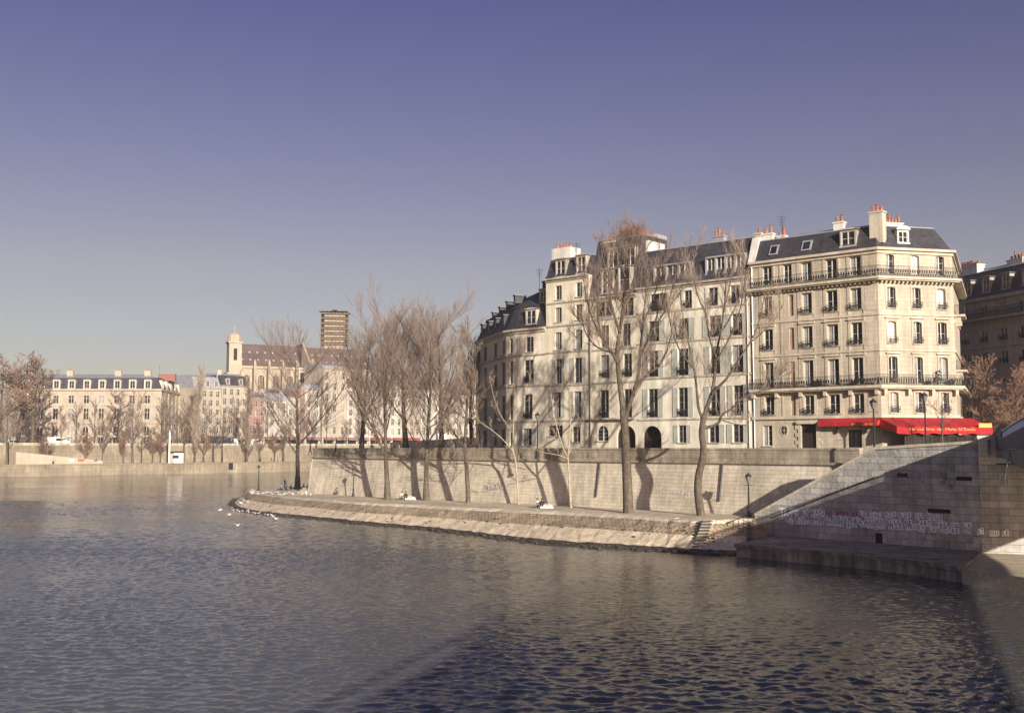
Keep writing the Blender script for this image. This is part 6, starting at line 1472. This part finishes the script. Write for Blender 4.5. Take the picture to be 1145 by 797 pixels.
# ================================================================== PEOPLE AND BIRDS
def person(label, p, heading, pose, top, legs, hair='hair', sc=1.0):
    V = []; Ed = []; rad = []; cls = []
    def v(x, y, z, r, c): V.append((x, y, z)); rad.append(r); cls.append(c); return len(V)-1
    def e(a, b): Ed.append((a, b))
    if pose == 'walk' or pose == 'stand':
        st = .22 if pose == 'walk' else .03
        pel = v(0,0,.95,.135,1); ch = v(0,.01,1.25,.15,0); nk0 = v(0,.0,1.43,.12,0); nk = v(0,.02,1.52,.055,2); hd = v(0,.04,1.63,.085,2); ht = v(0,.03,1.72,.07,2)
        e(pel,ch); e(ch,nk0); e(nk0,nk); e(nk,hd); e(hd,ht)
        for s in (-1,1):
            sh = v(.19*s,0,1.42,.065,0); el = v(.25*s,-.05+st*.3*s,1.14,.05,0); wr = v(.23*s,.08+st*.6*s,.92,.037,0); hn = v(.22*s,.13+st*.7*s,.83,.04,2); e(nk0,sh); e(sh,el); e(el,wr); e(wr,hn)
            hp = v(.1*s,0,.88,.105,1); kn = v(.11*s,.05-st*s*.6,.5,.072,1); an = v(.11*s,-.02-st*s*1.2,.1,.05,1); to = v(.12*s,.14-st*s*1.2,.045,.042,3); e(pel,hp); e(hp,kn); e(kn,an); e(an,to)
    else:
        z0 = .14 if pose == 'sit' else .5; dn = 0 if pose == 'sit' else 1
        pel = v(0,0,z0,.14,1); ch = v(0,.03,z0+.32,.15,0); nk0 = v(0,.07,z0+.5,.12,0); nk = v(0,.1,z0+.58,.055,2); hd = v(0,.13,z0+.69,.085,2); ht = v(0,.12,z0+.78,.07,2)
        e(pel,ch); e(ch,nk0); e(nk0,nk); e(nk,hd); e(hd,ht)
        for s in (-1,1):
            sh = v(.19*s,.06,z0+.47,.065,0); el = v(.25*s,.16,z0+.2,.05,0); wr = v(.12*s,.36,z0+.22,.037,0); hn = v(.07*s,.42,z0+.24,.04,2); e(nk0,sh); e(sh,el); e(el,wr); e(wr,hn)
            hp = v(.1*s,.06,z0,.11,1)
            kn = v(.14*s,.42,z0+(.36 if not dn else .02),.075,1); an = v(.13*s,.72 if not dn else .48,.1,.05,1); to = v(.13*s,.88 if not dn else .62,.05,.042,3); e(pel,hp); e(hp,kn); e(kn,an); e(an,to)
    me = bpy.data.meshes.new('person_body'); me.from_pydata(V, Ed, []); o = bpy.data.objects.new('person_tmp', me); C.objects.link(o)
    sk = o.modifiers.new('skin', 'SKIN'); 
    for i, sv in enumerate(me.skin_vertices[0].data): sv.radius = (rad[i], rad[i]*(.8 if cls[i] in (0,1) and rad[i] > .1 else 1)); sv.use_root = (i == 0)
    o.modifiers.new('sub', 'SUBSURF').levels = 1
    bpy.context.view_layer.update(); ev = bpy.data.meshes.new_from_object(o.evaluated_get(bpy.context.evaluated_depsgraph_get())); bpy.data.objects.remove(o)
    ev.materials.clear()
    for m in ('c_'+top, 'c_'+legs, 'skin', 'c_black'): ev.materials.append(M[m])
    P = [Vector(q) for q in V]; adj = {}
    for f in ev.polygons:
        c = f.center; best = min(range(len(P)), key=lambda i: (P[i]-c).length-rad[i]); f.material_index = cls[best]; f.use_smooth = True
    b = bpy.data.objects.new('person', ev); C.objects.link(b); b.location = Vector(p); b.rotation_euler = (0,0,heading); b.scale = (sc,)*3
    tag(b, label, 'person')
    h = MB(); hx = P[ht]; h.lathe((hx.x, hx.y-.015, hx.z-.11), [(.088,0),(.104,.05),(.1,.11),(.075,.165),(.02,.19)], 8)
    for s in (-1,1): h.tube([(s*.05,hx.y-.06,hx.z-.12),(s*.03,hx.y-.07,hx.z-.02)], .04, 5)
    hm = h.mesh('hair', M[hair], smooth=True); ho = bpy.data.objects.new('hair', hm); C.objects.link(ho); ho.parent = b
    f = MB()
    hy = P[hd]
    f.lathe((hy.x, hy.y+.085, hy.z-.02), [(.012,0),(.02,.01),(.008,.045)], 5)
    fo = bpy.data.objects.new('nose', f.mesh('nose', M['skin'])); C.objects.link(fo); fo.parent = b
    return b
def ground(px, py, z): return gz(px, py, z)
g = lambda px, py: ground(px, py, qpx(px)+.01)
person('person in a white top seated beside a pale bag left of the right-hand sapling', g(601.5,567.2), R(150), 'sit', 'whitecloth', 'jeans')
person('person in black seated close beside the one in white on the quay', g(605.5,567.5), R(190), 'sit', 'black', 'black')
person('person in a white jacket seated beside a white bag between two lit trunks', g(449.5,557.8), R(170), 'sit', 'whitecloth', 'navy')
person('person in black seated on the quay leaning to the one in the white jacket', g(453.5,557.9), R(200), 'sit', 'black', 'jeans')
person('person in black sitting on the quay tip just left of the big dark trunk', ground(326,548,1.76), R(120), 'sit', 'black', 'black', sc=1.1)
person('person in navy sitting at the tip farther left of the big dark trunk', ground(321,548,1.76), R(100), 'sit', 'navy', 'black', sc=1.1)
person('person in grey sitting near the tip facing the river behind the gulls', ground(314.5,547.6,1.76), R(160), 'sit', 'grey', 'black', sc=1.1)
person('person in dark clothes standing at the tip beside the seated group', ground(318.5,546.8,1.76), R(140), 'stand', 'black', 'navy')
person('person in black sitting right of the big dark trunk by the stone stair', ground(339.5,548.5,1.8), R(200), 'sit', 'black', 'black', sc=1.1)
person('person in brown seated on the quay below the thin pale sapling', g(366.5,551.5), R(190), 'sit', 'brown', 'black')
person('person in dark grey crouched by the short dark sapling', g(377,552.5), R(170), 'sit', 'grey', 'black')
ps = lambda px, Y: Vector((*gy(px,500.5,Y)[:2], ZS+.01))
person('walker in black at the street parapet, leftmost of the pair near the tip', ps(347,163.5), R(90), 'walk', 'black', 'black')
person('walker in brown at the street parapet, right one of the pair near the tip', ps(353.5,162.5), R(80), 'walk', 'brown', 'black')
person('lone walker in navy behind the parapet above the short sapling', ps(375.5,156.5), R(-90), 'walk', 'navy', 'black')
person('walker in black standing behind the parapet near the first trunk shadow', ps(416,150.5), R(170), 'stand', 'black', 'jeans')
person('walker in white behind the parapet left of the dark street trunk', ps(446,146), R(90), 'walk', 'whitecloth', 'black')
person('walker in black behind the parapet close to the one in white', ps(441,147), R(90), 'walk', 'black', 'black')
person('walker in tan behind the parapet near the forked tree', ps(507,138.5), R(-80), 'walk', 'tan', 'jeans')
for px, c, lab in ((228,'black','tiny figure in black on the opposite lower quay under the poplar'),(293,'navy','tiny figure in navy on the opposite quay, left of three'),(304.5,'black','tiny figure in black on the opposite quay, middle of three'),(311.5,'brown','tiny figure in brown on the opposite quay, right of three')):
    q = bpx(px, 9); person(lab, (q.x,q.y,3.51), R(100), 'walk', c, 'black')
q = bpx(62,4); person('figure in black crouching at the edge of the opposite quay', (q.x,q.y,3.51), R(200), 'sit', 'black', 'black', sc=1.2)
# bags and board lying by the seated pairs
for px, py, lab in ((611.5,568.2,'white bag lying on the quay right of the seated pair before the big wall'),(459,558.6,'white bag lying on the quay right of the pair between two lit trunks')):
    b = g(px, py); m = MB(); m.box(b, (1.3,.5,.22), R(-30)); m.box((b.x+.1,b.y,b.z+.223), (.9,.4,.14), R(-35)); m.tube([(b.x-.3,b.y,b.z+.36),(b.x,b.y,b.z+.52),(b.x+.35,b.y-.1,b.z+.36)], .03, 5); tag(obj('bag', m, M['c_whitecloth'], base=b), lab, 'bag')
# gulls
def gull_mesh(fly):
    m = MB(); n = 8
    bd = [(-.22,.02,.0),(-.16,.05,.01),(-.05,.085,.0),(.06,.085,.01),(.14,.055,.05),(.19,.05,.09),(.24,.03,.09)]
    z = .15 if not fly else 0
    m.tube([(x,0,z+dz) for x, r, dz in bd], [r for x, r, dz in bd], n, 0)
    m.tube([(.23,0,z+.09),(.30,0,z+.075)], [.014,.006], 5, 2)
    if fly:
        for s in (-1,1): m.poly([(.1,s*.05,.03),(.06,s*.35,.16),(-.02,s*.62,.10),(-.06,s*.35,.14),(-.08,s*.05,.03)], 1); m.poly([(-.08,s*.05,.02),(-.06,s*.35,.13),(-.02,s*.62,.09),(.06,s*.35,.15),(.1,s*.05,.02)], 0)
    else:
        for s in (-1,1): m.tube([(.08,s*.075,z+.03),(-.08,s*.085,z+.03),(-.27,s*.03,z+.02)], [.03,.05,.012], 5, 1); m.tube([(.0,s*.035,0),(.0,s*.035,z-.04)], .009, 4, 2)
    m.poly([(-.2,.04,z),(-.34,.055,z),(-.34,-.055,z),(-.2,-.04,z)], 0)
    return m.mesh('gull', [M['gull'], M['gullgrey'], M['beak']], smooth=False, uv=False)
GS, GF = gull_mesh(False), gull_mesh(True); rb = random.Random(5)
def gull(p, me, label, group, sc=1.0):
    o = bpy.data.objects.new('gull', me); C.objects.link(o); o.location = p; o.rotation_euler = (0, 0, rb.uniform(0, 6.28)); o.scale = (sc,)*3; tag(o, label, 'gull', group)
for k in range(38):
    px = rb.uniform(279,330); py = 549.5+rb.uniform(0,3.2)+(px-279)*.035; p = gz(px, py, 1.75); gull(p+Vector((0,0,.03)), GS, 'white gull standing in the flock on the quay tip', 'gulls flocking on the quay tip', .72)
for k in range(10):
    px = rb.uniform(328,348); p = gz(px, 552.5+rb.uniform(0,1.5), 1.78); gull(p+Vector((0,0,.03)), GS, 'white gull standing near the big dark trunk', 'gulls near the big trunk', .72)
for k in range(22):
    px = rb.uniform(252,306); py = 570+(px-262)*.16+rb.uniform(-2.5,1.5); p = gz(px, py, 0.05); gull(p, GS, 'white gull at the water edge below the quay tip', 'gulls at the water edge', .72)
for k, (px, py, z) in enumerate(((266,587,.6),(246,570,1.0),(256,575,.8),(305,577,.7),(309,579.5,.3),(270,562,2.0),(277,561,2.2))): gull(gz(px, py, z), GF, 'white gull flying low off the quay tip' if k else 'white gull flying lowest, alone over the open water', 'gulls flying off the tip' if k else None, 1.1)

# ================================================================== LIGHT, SKY, CAMERA
SUN_AZ = R(111); SUN_EL = R(15)
d = Vector((math.cos(SUN_AZ)*math.cos(SUN_EL), math.sin(SUN_AZ)*math.cos(SUN_EL), -math.sin(SUN_EL)))
sl = bpy.data.lights.new('sun', 'SUN'); sl.energy = 5.0; sl.angle = R(.5); sl.color = (1.0, .905, .78)
so = bpy.data.objects.new('sun', sl); C.objects.link(so); so.rotation_euler = d.to_track_quat('-Z', 'Y').to_euler(); so.location = (30,-60,60)
w = bpy.data.worlds.new('World'); scene.world = w; w.use_nodes = True; N = w.node_tree.nodes; L = w.node_tree.links
bg = N['Background']; sky = N.new('ShaderNodeTexSky'); sky.sky_type = 'NISHITA'; sky.sun_disc = False; sky.sun_elevation = SUN_EL; sky.sun_rotation = math.atan2(-d.x, -d.y)
sky.altitude = 50; sky.air_density = 1.0; sky.dust_density = 1.2; sky.ozone_density = 2.0
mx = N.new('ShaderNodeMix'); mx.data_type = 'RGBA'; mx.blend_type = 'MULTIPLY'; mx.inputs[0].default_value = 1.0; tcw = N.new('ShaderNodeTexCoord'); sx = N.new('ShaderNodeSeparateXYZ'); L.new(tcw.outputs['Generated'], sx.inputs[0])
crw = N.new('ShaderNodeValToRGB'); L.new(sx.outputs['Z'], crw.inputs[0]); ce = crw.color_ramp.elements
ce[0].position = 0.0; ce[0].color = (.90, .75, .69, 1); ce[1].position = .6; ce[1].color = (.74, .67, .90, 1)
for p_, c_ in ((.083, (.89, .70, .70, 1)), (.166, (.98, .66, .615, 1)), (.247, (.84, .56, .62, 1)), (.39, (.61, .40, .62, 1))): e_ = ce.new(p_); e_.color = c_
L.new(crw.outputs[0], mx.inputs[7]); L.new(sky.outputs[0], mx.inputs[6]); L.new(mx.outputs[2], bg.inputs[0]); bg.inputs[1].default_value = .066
hz = MB(); hz.hexa([(-620,-65,-2),(620,-65,-2),(620,1190,-2),(-620,1190,-2),(-620,-65,88),(620,-65,88),(620,1190,88),(-620,1190,88)])
hm_ = bpy.data.materials.new('thin river haze'); hm_.use_nodes = True; hn = hm_.node_tree; hn.nodes.remove(hn.nodes['Principled BSDF'])
pv_ = hn.nodes.new('ShaderNodeVolumePrincipled'); pv_.inputs['Color'].default_value = (.95,.9,.88,1); pv_.inputs['Density'].default_value = .00017; pv_.inputs['Anisotropy'].default_value = 0.0
hn.links.new(pv_.outputs[0], hn.nodes['Material Output'].inputs['Volume']); tag(obj('haze', hz, hm_), kind='stuff')
cam = bpy.data.cameras.new('camera'); co = bpy.data.objects.new('camera', cam); C.objects.link(co); co.location = CAM; co.rotation_euler = (math.pi/2+PITCH, 0, 0)
cam.sensor_width = 36; cam.lens = 36*F/1145; cam.clip_end = 8000; cam.clip_start = .5; scene.camera = co
scene.view_settings.view_transform = 'Standard'; scene.view_settings.look = 'None'; scene.view_settings.exposure = 0.8; scene.view_settings.gamma = 1
scene.cycles.use_denoising = True; scene.cycles.max_bounces = 6; scene.cycles.transparent_max_bounces = 4
